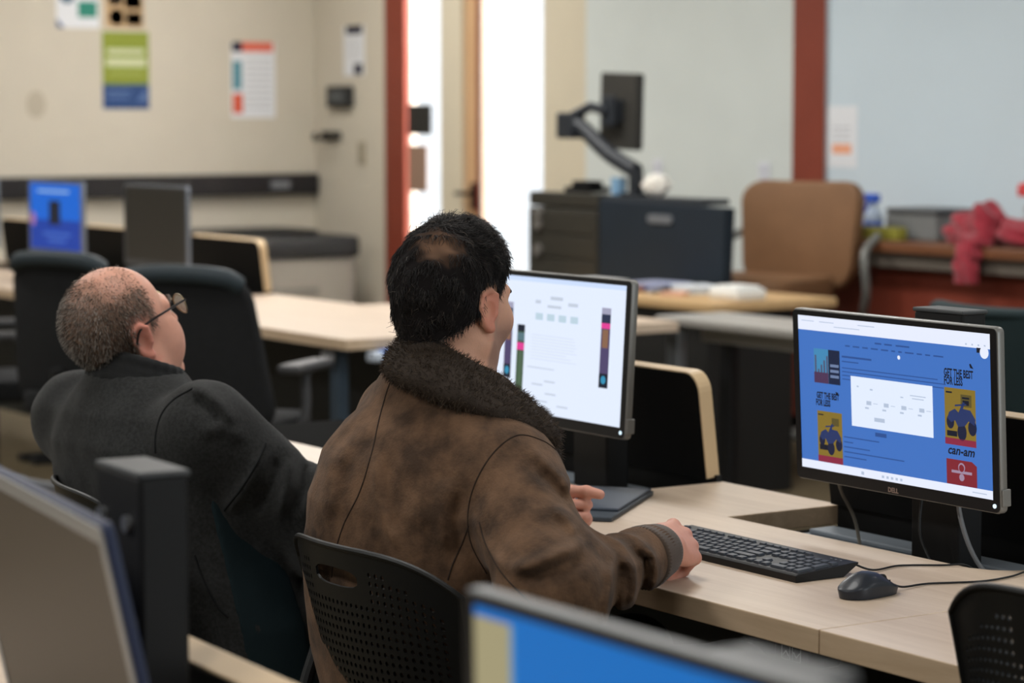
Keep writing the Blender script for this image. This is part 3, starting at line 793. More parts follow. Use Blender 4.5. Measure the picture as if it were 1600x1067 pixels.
def sample(pts, faces, n, keep=None):
    a = pts[faces[:, 0]]; b = pts[faces[:, 1]]; c = pts[faces[:, 2]]; d = pts[faces[:, 3]]
    nr = np.cross(c - a, d - b); ar = np.linalg.norm(nr, axis=1) + 1e-12; nr = nr / ar[:, None]
    w = ar.copy()
    if keep is not None: w = w * keep((a + c) / 2)
    i = rng.choice(len(faces), n, p=w / w.sum())
    s, t = rng.random((n, 1)), rng.random((n, 1))
    P = (a[i] * (1 - s) + b[i] * s) * (1 - t) + (d[i] * (1 - s) + c[i] * s) * t
    return P.astype(F32), nr[i].astype(F32)

# ------------------------------------------------------------------ anatomy
class Frame:
    def __init__(s, o, yaw=0, pitch_=0, roll=0):
        M = Euler((pitch_, roll, 0)).to_matrix(); M = Matrix.Rotation(yaw, 3, 'Z') @ M
        s.M = np.array(M, F32); s.o = A3(o)
    def inv(s, P): return (P - s.o) @ s.M
    def out(s, q): return A3(q) @ s.M.T + s.o
    def vec(s, q): return A3(q) @ s.M.T
def head_sdf(q, old=False, detail=True):
    """q in head space: x right, y forward, z up, origin between the ears"""
    m = q.copy(); m[:, 0] = np.abs(m[:, 0])
    w = 1.0
    d = ell(q, (0, -.014, .034), (.0765 if not old else .080, .099, .092))
    d = smin(d, ell(q, (0, .028, -.03), (.0605, .066, .085)), .03)
    d = smin(d, cone(m, (.055, .0, -.055), (.018, .072, -.104), .018, .017), .035)      # jaw
    d = smin(d, sph(q, (0, .078, -.108), .018), .025)
    d = smin(d, ell(m, (.043, .062, -.022), (.024, .024, .026)), .03)                   # cheek
    if old: d = smin(d, ell(m, (.046, .052, -.05), (.026, .03, .034)), .03)
    d = smin(d, cone(m, (.012, .092, .026), (.045, .074, .026), .010, .009), .016)      # brow
    d = smax(d, -ell(m, (.032, .103, .006), (.017, .015, .011)), .016)                  # eye socket
    d = smin(d, sph(m, (.031, .079, .006), .0125), .006)                               # eyeball
    d = smin(d, cone(q, (0, .094, .016), (0, .113, -.024), .0075, .0105), .012)         # nose
    d = smin(d, sph(m, (.0105, .104, -.029), .0085), .008)
    d = smin(d, ell(q, (0, .097, -.057), (.024, .011, .0065)), .008)                    # lips
    d = smin(d, ell(q, (0, .095, -.069), (.02, .011, .0075)), .008)
    d = smax(d, -ell(q, (0, .11, -.063), (.024, .01, .0013)), .003)
    # ear: plate, helix, lobe, bowl
    e = m.copy(); ex = .074 if not old else .077
    ct, st = math.cos(.42), math.sin(.42)
    ux, uy = e[:, 0] - ex, e[:, 1] + .010
    a = ux * ct - uy * st * 1.0; b = ux * st + uy * ct                                 # plate swings out towards the back
    E = np.stack([a, b, e[:, 2] + .004], 1).astype(F32)
    ear = ell(E, (.006, -.006, .004), (.0055, .019, .031))
    hel = line(E, [(.006, .010, .006), (.008, .008, .026), (.010, -.006, .034), (.012, -.020, .026), (.012, -.022, .006), (.010, -.014, -.014), (.008, -.003, -.026)], [.0032, .0036, .0042, .0042, .0040, .0036, .0045], .004)
    ear = smin(ear, hel, .005)
    ear = smin(ear, sph(E, (.006, .002, -.026), .0075), .006)
    ear = smax(ear, -ell(E, (.013, -.004, .002), (.007, .010, .015)), .004)
    ear = smin(ear, sph(E, (.006, .009, -.003), .0045), .004)                           # tragus
    d = smin(d, ear, .006)
    return d
def hand_sdf(P, wrist, dr, side, right, curl, thumb, spread=.5, scale=1.0):
    """dr wrist->knuckles, side towards the thumb; curl: four (a,b,c) angles"""
    dr = A3(dr); dr /= np.linalg.norm(dr); s = A3(side); s = s - dr * (s @ dr); s /= np.linalg.norm(s)
    n = np.cross(dr, s) if right else np.cross(s, dr)
    W = A3(wrist)
    q = np.stack([(P - W) @ dr, (P - W) @ s, (P - W) @ n], 1).astype(F32) / scale
    kn = [(.090, .030, .002), (.094, .009, .005), (.089, -.011, .003), (.080, -.029, -.002)]
    ln = [(.044, .026, .021), (.048, .030, .022), (.044, .028, .022), (.034, .021, .019)]
    rd = [.0098, .0100, .0094, .0084]
    d = cone(q, (-.03, 0, 0), (.012, 0, 0), .026, .025)
    d = smin(d, ell(q, (.05, .002, -.003), (.050, .038, .016)), .015)
    for k in range(4):
        b = (.012, kn[k][1] * .55, -.001)
        d = smin(d, cone(q, b, kn[k], .0125, rd[k] + .001), .010)
    d = smin(d, cone(q, (.012, .02, -.008), (.050, .034, -.018), .017, .014), .014)     # thumb base
    for k in range(4):
        p = A3(kn[k]); a = 0.0; sp = (1.5 - k) * .08 * spread
        f = None; rr = rd[k]
        for j in range(3):
            a += curl[k][j]
            v = A3((math.cos(a), sp * math.cos(a), -math.sin(a))) * ln[k][j]
            e = cone(q, p, p + v, rr, rr * .90); f = e if f is None else smin(f, e, .004)
            f = smin(f, sph(q, p, rr * 1.06), .003)
            p = p + v; rr *= .90
        d = smin(d, f, .0045)
    p = A3((.045, .034, -.016)); rr = .0122
    for v, L in zip(thumb, (.040, .030, .024)):
        v = A3(v); v = v / np.linalg.norm(v) * L
        d = smin(d, cone(q, p, p + v, rr, rr * .88), .006); p = p + v; rr *= .9
    return d * scale
def torso_sdf(P, tab, yaw, n=2.4):
    """tab rows: z, cx, cy, half width, half depth"""
    T = np.array(tab, F32); z = P[:, 2]
    cx = np.interp(z, T[:, 0], T[:, 1]); cy = np.interp(z, T[:, 0], T[:, 2]); a = np.interp(z, T[:, 0], T[:, 3]); b = np.interp(z, T[:, 0], T[:, 4])
    c, s = math.cos(yaw), math.sin(yaw)
    x = (P[:, 0] - cx) * c + (P[:, 1] - cy) * s; y = -(P[:, 0] - cx) * s + (P[:, 1] - cy) * c
    g = (np.abs(x / a) ** n + np.abs(y / b) ** n) ** (1 / n)
    d = (g - 1) * np.minimum(a, b)
    return smax(smax(d, z - T[-1, 0], .02), T[0, 0] - z, .02).astype(F32)
def ridges(P, a, b, s0, s1, freq, amp, ph=0, tw=1.0):
    """gathers of cloth round a sleeve between the fractions s0..s1 of the bone a->b"""
    a = A3(a); b = A3(b); ab = b - a; L = np.linalg.norm(ab); u = ab / L
    t = ((P - a) @ u) / L; r = P - a - ((P - a) @ u)[:, None] * u
    x = np.cross(u, A3((.3, .2, 1))); x /= np.linalg.norm(x); y = np.cross(u, x)
    th = np.arctan2(r @ y, r @ x)
    m = np.clip(np.minimum(t - s0, s1 - t) / .18 + .0, 0, 1) * (np.linalg.norm(r, axis=1) < .16)
    w = np.sin(freq * t + tw * np.sin(th + ph) + .6 * np.sin(2 * th + 2 * ph))
    w = 1 - np.abs(w) ** .8 * 1.4
    w = w * (.55 + .45 * np.sin(th * 1.0 + ph * 1.7 + t * 4))
    return -amp * w * m

def near_line(D, P, pts):
    d = None
    for i in range(len(pts) - 1):
        e = cone(P, pts[i], pts[i + 1], 0, 0); d = e if d is None else np.minimum(d, e)
    return d
def crease(P, pts, wid, amp):
    return -amp * np.exp(-(near_line(None, P, pts) / wid) ** 2)
def drape(P, dirv, pts, wid, amp):
    """a fold running along pts, measured square to the direction dirv so that it follows the cloth"""
    v = A3(dirv); v /= np.linalg.norm(v)
    f = lambda X: X - (X @ v)[:, None] * v
    L = f(A3(pts)); Q = f(P); d = None; n = len(L) - 1
    for i in range(n):
        ab = L[i + 1] - L[i]; t = np.clip(((Q - L[i]) @ ab) / float(ab @ ab + 1e-9), 0, 1)
        e = np.linalg.norm(Q - L[i] - t[:, None] * ab, axis=1)
        s = (i + t) / n; k = amp * np.clip(np.minimum(s, 1 - s) * 5, .15, 1)
        g = k * np.exp(-(e / wid) ** 2)
        d = g if d is None else (np.maximum(d, g) if amp > 0 else np.minimum(d, g))
    return -d
VD = (-.83, .55, -.09)
def onp(x, y, d):
    v = Fv + Rv * ((x - 800) / 4000.0) - Uv * ((y - 533.5) / 4000.0)
    return tuple(Vector((0, 0, H)) + v * d)
def onps(d, *xy): return [onp(x, y, d) for x, y in xy]
M_skin = mat('skin', (200, 150, 128), .52, attr='tint', var=.05, scale=40, bump=.10, bscale=500, spec=.35)
M_skin.node_tree.nodes['Principled BSDF'].inputs['Subsurface Weight'].default_value = .12
M_skin.node_tree.nodes['Principled BSDF'].inputs['Subsurface Radius'].default_value = (.008, .003, .0015)
M_hair = mat('dark hair', (30, 26, 25), .5, attr='tint', spec=.3)
M_fur = mat('fur', (62, 50, 40), .75, attr='tint', spec=.3)
def tints(*c): return np.array([lin(*x)[:3] for x in c], F32)

# ================================================================== man in the brown jacket
man = thing('person', 'person in a brown suede jacket with dark fur collar, right hand by the keyboard', 'person', (-3.37, 2.1, 0), world=True)
HY = math.radians(23)
HF = Frame((-3.395, 2.112, 1.160), HY, math.radians(-3), math.radians(2))
S_R, E_R, W_R = (-3.205, 2.095, .900), (-2.998, 2.032, .768), (-3.121, 2.290, .788)
S_L, E_L, W_L = (-3.57, 2.13, .955), (-3.80, 2.27, .775), (-3.672, 2.415, .768)
TYAW = math.radians(8)
tabB = [(.50, -3.37, 2.07, .17, .11), (.60, -3.37, 2.06, .16, .10), (.75, -3.375, 2.055, .15, .095), (.90, -3.38, 2.07, .17, .10), (.96, -3.385, 2.085, .14, .09), (1.03, -3.387, 2.095, .09, .07), (1.08, -3.387, 2.10, .05, .05)]
curlR = [(.75, .9, .5), (.85, 1.0, .55), (.95, 1.1, .6), (1.15, 1.2, .7)]
curlL = [(1.25, 1.45, .7), (1.35, 1.5, .8), (1.4, 1.5, .8), (1.45, 1.5, .8)]
def handR(P): return hand_sdf(P, (-3.138, 2.338, .792), (-.56, .80, -.06), (-.38, -.50, .62), True, curlR, [(.7, .35, -.6), (.85, .0, -.5), (.9, -.2, -.4)], scale=1.06)
def handL(P): return hand_sdf(P, (-3.651, 2.430, .758), (.72, .66, -.03), (-.25, .1, 1.0), False, curlL, [(.75, .45, -.55), (.95, .05, -.3), (1, -.15, .0)])
def bodyB(P):
    d = torso_sdf(P, tabB, TYAW)
    d = smin(d, cone(P, (-3.388, 2.085, .99), (-3.392, 2.105, 1.12), .066, .058), .03)
    d = smin(d, local(P, HF.o, .17, lambda p: head_sdf(HF.inv(p))), .022)
    for S, E, Wr in ((S_R, E_R, W_R), (S_L, E_L, W_L)):
        d = smin(d, cone(P, S, E, .048, .04), .03); d = smin(d, cone(P, E, Wr, .040, .027), .015)
    d = smin(d, local(P, (-3.16, 2.42, .79), .17, handR), .012)
    d = smin(d, local(P, (-3.60, 2.48, .79), .17, handL), .012)
    for s, kn, an in ((-1, (-3.53, 2.56, .53), (-3.55, 2.58, .09)), (1, (-3.25, 2.56, .53), (-3.20, 2.50, .09))):
        hip = (-3.37 + s * .09, 2.12, .53)
        d = smin(d, cone(P, hip, kn, .075, .05), .03); d = smin(d, cone(P, kn, an, .048, .032), .02)
        d = smin(d, cone(P, (an[0], an[1], .045), (an[0] + s * .03, an[1] + .14, .035), .03, .026), .02)
    return d
V, Fq = surf_nets(bodyB, (-3.95, 1.9, 0.0), (-2.9, 2.78, 1.33), .0032)
q = HF.inv(V); inh = np.linalg.norm(q - A3((0, 0, -.02)), axis=1) < .16
base, stub, red, lip, scalp, handc = tints((206, 156, 130), (112, 90, 80), (204, 134, 112), (178, 112, 102), (150, 116, 92), (206, 148, 128))
C = np.tile(base, (len(V), 1))
C[V[:, 2] < .9] = handc
ax = np.abs(q[:, 0])
jaw = np.clip(1.25 - np.abs(q[:, 2] + .075) / .055, 0, 1) * np.clip((q[:, 1] + .004) / .022, 0, 1) * inh; jaw = np.maximum(jaw, np.clip(1 - np.abs(q[:, 1] - .022) / .014, 0, 1) * (q[:, 2] < .03) * (q[:, 2] > -.08) * inh * .6)
jaw = np.clip(jaw * 1.2 * (1.2 - np.clip((q[:, 2] + .05) / .05, 0, 1)), 0, .62)[:, None]; C = C * (1 - jaw) + stub * jaw
er = (np.clip((ax - .074) / .008, 0, 1) * (np.abs(q[:, 1] + .015) < .035) * (np.abs(q[:, 2]) < .05) * inh)[:, None]; C = C * (1 - er) + red * er
lp = (((np.abs(q[:, 2] + .063) < .014) & (q[:, 1] > .092) & (ax < .024)) & inh)[:, None] * .7; C = C * (1 - lp) + lip * lp
tp = (np.clip((q[:, 2] - .02) / .02, 0, 1) * (q[:, 1] < .06) * inh)[:, None]; C = C * (1 - tp) + scalp * tp
body = np_mesh('body', V, Fq, M_skin, man, col=C)
# eyes, brows kept simple: a dark brow strip either side
def head_tube(name, pts, r, m, par, HFr, sides=8):
    b = bmesh.new(); tube(b, [HFr.out(p) for p in catmull(pts)], r, sides); return finish(b, name, m, par, True)
for s in (-1, 1): head_tube('eyebrow', [(s * .012, .101, .026), (s * .03, .099, .031), (s * .05, .082, .025)], .0035, mat('brow', (36, 30, 28), .7), man, HF)
for s in (-1, 1):
    b = bmesh.new(); bmesh.ops.create_uvsphere(b, u_segments=14, v_segments=10, radius=.0118)
    bmesh.ops.translate(b, verts=b.verts, vec=Vector(HF.out((s * .031, .0805, .006)).tolist())); finish(b, 'eye', mat('eye white', (206, 200, 194), .25), man, True)

# hair: a thin cap plus combed strands
def hair_mask(q, old=False):
    """negative inside the haired area"""
    ax = np.abs(q[:, 0]); y = q[:, 1]; z = q[:, 2]
    front = y - (.068 + .0 * z) + np.clip(.066 - z, 0, 1) * 1.3       # hairline over the forehead and temples
    side = -.002 - z + np.clip(.010 - np.abs(y - .022), -.02, .01) * -1.6 * (y > -.01)
    nape = -.088 - z - .02 * (ax < .03)
    low = np.where(y < -.028, nape + (ax > .055) * (.03), np.where(y > .036, .05 - z, np.where(y > .008, -.028 - z, .040 - z)))
    return np.maximum(front, low)
def capB(P):
    q = HF.inv(P)
    d = ell(q, (0, -.014, .034), (.0765, .099, .092)); d = smin(d, ell(q, (0, .028, -.03), (.0605, .066, .085)), .03)
    d = smin(d, cone(q, (0, -.03, -.02), (0, -.035, -.11), .062, .056), .02)
    th = .0045 + .006 * np.clip((q[:, 2] - .06) / .06, 0, 1) * np.clip((q[:, 1] + .04) / .05, 0, 1) + .004 * np.clip((-.03 - q[:, 1]) / .05, 0, 1)
    bald = np.clip(1 - np.linalg.norm((q - A3((.020, -.074, .084))) / A3((.036, .034, .03)), axis=1), 0, 1)
    th = (th + .0018 * wob(q, 150, 6)) * (1 - .8 * np.clip(bald * 1.6, 0, 1))
    return smax(d - th, hair_mask(q) , .008)
V, Fq = surf_nets(capB, HF.o - .15, HF.o + .16, .0032)
dark1, dark2, dark3 = tints((22, 19, 19), (44, 37, 34), (92, 82, 74))
C = np.tile(dark1, (len(V), 1)); qv = HF.inv(V)
bl = np.clip(1.15 - np.linalg.norm((qv - A3((.020, -.074, .084))) / A3((.040, .036, .034)), axis=1) + .10 * wob(qv, 260, 6), 0, .8)[:, None]; C = C * (1 - bl) + tints((122, 92, 72)) * bl
hair = np_mesh('hair', V, Fq, mat('hair base', (24, 20, 19), .85, attr='tint', spec=.08), man, col=C)
bald_c = A3((.020, -.074, .084))
def keepB(P):
    q = HF.inv(P); d = hair_mask(q)
    b = np.linalg.norm((q - bald_c) / A3((.040, .036, .034)), axis=1)
    return (d < -.002) * np.clip((b - .35) * 1.1, .13, 1)
P0, N0 = sample(V, Fq, 15000, keepB)
q = HF.inv(P0); nl = N0 @ HF.M
top = np.clip((q[:, 2] - .055) / .04, 0, 1)[:, None] * np.clip((q[:, 1] + .075) / .05, 0, 1)[:, None]
sidef = np.clip(np.abs(q[:, 0:1]) / .06, 0, 1)
comb = top * np.concatenate([np.sign(q[:, 0:1]) * .45 + .35, np.full((len(q), 1), .75), np.full((len(q), 1), .25)], 1) + (1 - top) * np.concatenate([q[:, 0:1] * 2, -.15 - .0 * sidef, np.full((len(q), 1), -1.0)], 1)
cl = rng.integers(0, 700, len(q)); coff = rng.normal(size=(700, 3)) * .35          # locks share a direction
comb = comb + coff[cl] + rng.normal(size=comb.shape) * .14
comb = comb - nl * np.sum(comb * nl, 1, keepdims=True); comb /= np.linalg.norm(comb, axis=1, keepdims=True)
Ln = (.017 + .014 * top[:, 0]) * rng.uniform(.7, 1.25, len(q)); K = 6
pts = np.zeros((len(q), K, 3)); cur = q - nl * .002; dirn = comb * .8 + nl * (.16 + .45 * top)
fr = rng.uniform(3, 5, len(q))[:, None]; ph = (cl * 1.7)[:, None]
sd = np.cross(comb, nl)
for k in range(K):
    pts[:, k] = cur
    t = k / (K - 1)
    wv = sd * np.cos(fr * t * 2 + ph) * .55 * top + nl * np.sin(fr * t * 2 + ph) * .5 * top
    dd = dirn * (1 - t) + comb * t + np.array([0, 0, -.35]) * t + wv
    dd /= np.linalg.norm(dd, axis=1, keepdims=True)
    cur = cur + dd * (Ln / (K - 1))[:, None]
pts = np.stack([HF.out(pts[:, k]) for k in range(K)], 1)
rad = np.linspace(.00055, .00018, K)[None] * np.ones((len(q), 1))
g = rng.random(len(q)); colr = np.where(g[:, None] < .72, dark1, np.where(g[:, None] < .97, dark2, dark3))
strands('hair_strands', pts, rad, M_hair, hair, colr)

# jacket
tabJ = [(.52, -3.37, 2.06, .19, .150), (.58, -3.37, 2.055, .205, .155), (.66, -3.372, 2.05, .218, .155), (.76, -3.378, 2.05, .226, .155), (.86, -3.383, 2.06, .228, .152), (.93, -3.392, 2.075, .205, .142), (.975, -3.395, 2.085, .172, .125),
        (1.01, -3.395, 2.095, .135, .105), (1.045, -3.393, 2.10, .108, .09), (1.075, -3.392, 2.105, .085, .075)]
M_suede = mat('brown suede', (60, 45, 34), .95, rgb2=(104, 79, 60), scale=17, sheen=.06, bump=.3, bscale=260, spec=.15)
def jacketB(P):
    d = torso_sdf(P, tabJ, TYAW, 2.25)
    sl = smin(cone(P, S_R, E_R, .078, .070), cone(P, E_R, W_R, .068, .044), .05)
    d = smin(d, cone(P, (-3.45, 2.09, 1.015), S_L, .065, .08), .04); d = smin(d, cone(P, (-3.33, 2.09, .995), (-3.215, 2.09, .915), .062, .075), .04)
    sl2 = smin(cone(P, S_L, E_L, .078, .070), cone(P, E_L, W_L, .068, .044), .05)
    # sleeve gathers, upper arm drape
    sl = sl + ridges(P, E_R, W_R, .3, .98, 15.0, .0045, .4, 1.1)
    for d0, xy, w, am in ((3.75, ((793, 874), (822, 871), (866, 855), (915, 838)), .011, .011), (3.75, ((806, 896), (840, 890), (880, 876), (915, 862)), .012, -.007),
                          (3.7, ((957, 872), (953, 902), (944, 950), (938, 975)), .008, .008), (3.7, ((968, 878), (968, 905), (962, 950), (955, 980)), .008, -.008),
                          (3.7, ((972, 868), (990, 890), (994, 925), (985, 965)), .008, .009), (3.7, ((988, 862), (1012, 885), (1012, 925), (1003, 962)), .009, -.008),
                          (3.7, ((1000, 855), (1030, 880), (1034, 910), (1022, 945)), .009, .008), (3.75, ((824, 700), (850, 722), (878, 745), (893, 775)), .010, .007),
                          (3.75, ((838, 735), (862, 760), (888, 790)), .010, -.006), (3.75, ((862, 790), (884, 805), (903, 832)), .009, .007), (3.75, ((738, 800), (748, 835), (768, 858), (800, 885)), .009, .005)):
        sl = sl + drape(P, VD, onps(d0, *xy), w * .9, am * 1.35)
    d = smin(d, sl, .028); d = smin(d, sl2, .028)
    for d0, xy, w, am in ((3.9, ((588, 700), (591, 763), (606, 820), (628, 860)), .010, .006), (3.9, ((604, 700), (612, 770), (632, 830)), .012, -.004), (3.9, ((655, 606), (690, 604), (722, 612), (770, 640)), .014, .006),
                          (3.9, ((650, 626), (690, 622), (730, 634)), .012, -.004), (3.85, ((700, 740), (690, 800), (700, 860)), .014, .006), (3.85, ((722, 760), (712, 810), (716, 880)), .010, -.006),
                          (3.95, ((540, 690), (525, 750), (520, 810)), .012, .005), (3.95, ((520, 700), (508, 760), (510, 830)), .011, .005), (3.85, ((640, 690), (660, 760), (655, 840)), .016, .004)):
        d = d + drape(P, VD, onps(d0, *xy), w, am * 1.4)
    d = d + .0022 * wob(P, 22, 8) + .0010 * wob(P, 60, 8, 9)
    d = smax(d, -cone(P, (-3.385, 2.15, 1.0), (-3.385, 2.17, 1.2), .080, .10), .01)
    return d
V, Fq = surf_nets(jacketB, (-3.95, 1.83, .48), (-2.84, 2.52, 1.16), .004)
V = relax(V, Fq, 1, .35)
jacket = np_mesh('jacket', V, Fq, M_suede, man)
bvh = BVHTree.FromPolygons([tuple(v) for v in V.tolist()], [tuple(f) for f in Fq.tolist()])
def seam(name, pts3, dirv, m, par, tree, r=.0012):
    """thread a seam over the cloth: points dropped onto the surface along a fixed direction"""
    out = []
    for p in catmull(pts3, 10):
        h = tree.ray_cast(Vector(p) - Vector(dirv) * .6, Vector(dirv), 1.2)
        if h[0] is not None: out.append(h[0] + h[1] * .0002)
    if len(out) > 3:
        b = bmesh.new(); tube(b, out, r, 6); finish(b, name, m, par, True)
M_seam = mat('seam dark', (44, 33, 26), .95)
seam('seam', [onp(x, y, 3.95) for x, y in ((640, 566), (612, 590), (596, 640), (584, 705), (566, 765), (541, 815), (527, 858), (520, 900))], VD, M_seam, jacket, bvh)
seam('seam', [onp(x, y, 3.75) for x, y in ((880, 716), (848, 692), (808, 683), (772, 708), (744, 752), (731, 800), (735, 850), (760, 900))], VD, M_seam, jacket, bvh)
seam('seam', [onp(x, y, 3.8) for x, y in ((733, 820), (722, 850), (708, 880), (700, 905))], VD, M_seam, jacket, bvh, .0012)
seam('seam', [onp(x, y, 3.7) for x, y in ((748, 820), (758, 850), (785, 890), (830, 930))], VD, M_seam, jacket, bvh, .0012)
# ribbed cuffs
def cuff(name, a, b, r0, r1, m, par, n=56, amp=.0013):
    bm = bmesh.new(); a = Vector(a); b = Vector(b); u = (b - a).normalized(); x = u.orthogonal().normalized(); y = u.cross(x); rings = []
    for t, rr in ((0, .8), (0, 1), (.12, 1.03), (.5, 1.0), (.88, .98), (1, .94), (1, .7)):
        c = a + (b - a) * t; R0 = (r0 + (r1 - r0) * t) * rr
        rings.append([bm.verts.new(c + (x * math.cos(k * PI / n) + y * math.sin(k * PI / n)) * (R0 + (amp if k % 2 else -amp) * (0 < t < 1 or rr >= 1))) for k in range(2 * n)])
    for A, B in zip(rings, rings[1:]):
        for k in range(2 * n): bm.faces.new((A[k], A[(k + 1) % (2 * n)], B[(k + 1) % (2 * n)], B[k]))
    bm.faces.new(rings[0][::-1]); bm.faces.new(rings[-1])
    return finish(bm, name, m, par, True, 3.2)
M_rib = mat('rib knit brown', (78, 64, 54), .9, sheen=.2, bump=.2, bscale=500)
cuff('cuff', (-3.108, 2.268, .786), (-3.138, 2.328, .790), .048, .041, M_rib, jacket)
cuff('cuff', (-3.692, 2.39, .767), (-3.660, 2.428, .760), .046, .040, M_rib, jacket)
# fur collar
cpath = [(-3.395, 2.275, .93), (-3.465, 2.22, .995), (-3.478, 2.135, 1.06), (-3.436, 2.052, 1.085), (-3.368, 2.018, 1.080), (-3.292, 2.042, 1.056), (-3.244, 2.112, 1.018), (-3.252, 2.178, .985)]
cpts = [tuple(float(v) for v in p) for p in catmull(cpath, 4)]
def collarB(P):
    d1 = line(P, cpts, .021, .004)
    up = [(x + (-3.388 - x) * .20, y + (2.12 - y) * .20, z + .024) for x, y, z in cpts]
    dn = [(x - (-3.388 - x) * .16, y - (2.12 - y) * .16, z - .020) for x, y, z in cpts]
    d = smin(smin(d1, line(P, up, .017, .004), .02), line(P, dn, .017, .004), .02)
    return d + .0015 * wob(P, 120, 6)
V, Fq = surf_nets(collarB, (-3.56, 1.93, .86), (-3.18, 2.34, 1.2), .0042)
f1_, f2_, f3_ = tints((48, 38, 30), (68, 55, 43), (100, 84, 68))
collar = np_mesh('fur_collar', V, Fq, M_fur, man, col=np.tile(f1_, (len(V), 1)))
P0, N0 = sample(V, Fq, 13000)
cl = rng.integers(0, 900, len(P0)); lean = rng.normal(size=(900, 3))[cl] * .45 + rng.normal(size=(len(P0), 3)) * .2 + np.array([.2, .1, -.25])
K = 4; L0 = rng.uniform(.006, .011, len(P0)); pts = np.zeros((len(P0), K, 3)); cur = P0 - N0 * .001
for k in range(K):
    pts[:, k] = cur; t = k / (K - 1)
    dd = N0 * (1 - .5 * t) + lean * (.5 + .6 * t); dd /= np.linalg.norm(dd, axis=1, keepdims=True); cur = cur + dd * (L0 / (K - 1))[:, None]
g = rng.random(len(P0))[:, None]; colr = np.where(g < .5, f1_, np.where(g < .9, f2_, f3_))
strands('fur_pile', pts, np.linspace(.0005, .00014, K)[None] * np.ones((len(P0), 1)), M_fur, collar, colr)
# trousers and shoes
M_trouser = mat('dark trousers', (30, 33, 38), .9, bump=.2, bscale=300)
def trouB(P):
    d = ell(P, (-3.37, 2.08, .54), (.18, .14, .085))
    for s, kn, an in ((-1, (-3.53, 2.56, .53), (-3.55, 2.58, .09)), (1, (-3.25, 2.56, .53), (-3.20, 2.50, .09))):
        d = smin(d, cone(P, (-3.37 + s * .09, 2.12, .545), kn, .09, .066), .04); d = smin(d, cone(P, kn, an, .066, .052), .02)
    return smax(d + .002 * wob(P, 30, 8), .085 - P[:, 2], .01)
V, Fq = surf_nets(trouB, (-3.75, 1.9, .05), (-3.0, 2.72, .68), .007); np_mesh('trousers', V, Fq, M_trouser, man)
def shoe(par, x, y, yaw, m):
    def f(P):
        F = Frame((x, y, 0), yaw); q = F.inv(P)
        d = smin(ell(q, (0, .06, .035), (.045, .12, .042)), cone(q, (0, -.03, .05), (0, -.03, .10), .043, .045), .03)
        return smax(d, .003 - q[:, 2], .004)
    V, Fq = surf_nets(f, (x - .2, y - .2, -.01), (x + .2, y + .25, .17), .007); np_mesh('shoe', V, Fq, m, par)
M_shoe = mat('shoe black', (26, 25, 25), .5)
shoe(man, -3.55, 2.58, .1, M_shoe); shoe(man, -3.20, 2.50, -.15, M_shoe)

# ================================================================== older man in the dark jacket
old = thing('person', 'older person with glasses and cropped grey hair in a charcoal jacket, leaning back', 'person', (-4.15, 2.05, 0), world=True)
HO = Frame((-4.238, 1.933, 1.066), math.radians(13), math.radians(21), math.radians(2))
OS_R, OE_R, OW_R = (-4.01, 1.985, .905), (-3.925, 2.215, .692), (-4.02, 2.45, .772)
OS_L, OE_L, OW_L = (-4.41, 1.925, .90), (-4.56, 2.08, .70), (-4.37, 2.24, .64)
OY = math.radians(8)
tabO = [(.46, -4.12, 2.08, .17, .11), (.56, -4.13, 2.06, .17, .11), (.70, -4.17, 2.01, .165, .11), (.82, -4.20, 1.97, .18, .11), (.90, -4.212, 1.955, .18, .10), (.955, -4.218, 1.95, .11, .08), (1.0, -4.22, 1.95, .055, .055)]
oc1 = [(.4, .5, .3)] * 4
def handOR(P): return hand_sdf(P, OW_R, (-.35, .93, -.05), (-.9, -.3, .25), True, oc1, [(.8, .5, -.3), (.9, .2, -.2), (1, 0, -.1)])
def handOL(P): return hand_sdf(P, OW_L, (.35, .93, -.05), (.9, -.3, .25), False, oc1, [(.8, .5, -.3), (.9, .2, -.2), (1, 0, -.1)])
def bodyO(P):
    d = torso_sdf(P, tabO, OY)
    d = smin(d, cone(P, (-4.218, 1.945, .90), (-4.23, 1.94, 1.01), .068, .064), .03)
    d = smin(d, local(P, HO.o, .17, lambda p: head_sdf(HO.inv(p), True)), .022)
    for S, E, Wr in ((OS_R, OE_R, OW_R), (OS_L, OE_L, OW_L)):
        d = smin(d, cone(P, S, E, .05, .04), .03); d = smin(d, cone(P, E, Wr, .040, .027), .015)
    d = smin(d, local(P, (-4.05, 2.52, .77), .17, handOR), .012); d = smin(d, local(P, (-4.34, 2.32, .63), .17, handOL), .012)
    for s, kn, an in ((-1, (-4.26, 2.58, .53), (-4.28, 2.55, .09)), (1, (-4.0, 2.60, .53), (-3.98, 2.55, .09))):
        hip = (-4.12 + s * .09, 2.12, .52)
        d = smin(d, cone(P, hip, kn, .075, .05), .03); d = smin(d, cone(P, kn, an, .048, .032), .02)
        d = smin(d, cone(P, (an[0], an[1], .045), (an[0] + s * .03, an[1] + .14, .035), .03, .026), .02)
    return d
V, Fq = surf_nets(bodyO, (-4.78, 1.8, 0.0), (-3.8, 2.78, 1.24), .0036)
q = HO.inv(V); inh = np.linalg.norm(q - A3((0, 0, -.01)), axis=1) < .165
base, scalp, red, lip, spot = tints((208, 152, 130), (120, 98, 84), (210, 138, 120), (170, 110, 100), (128, 84, 66))
C = np.tile(base, (len(V), 1)); ax = np.abs(q[:, 0])
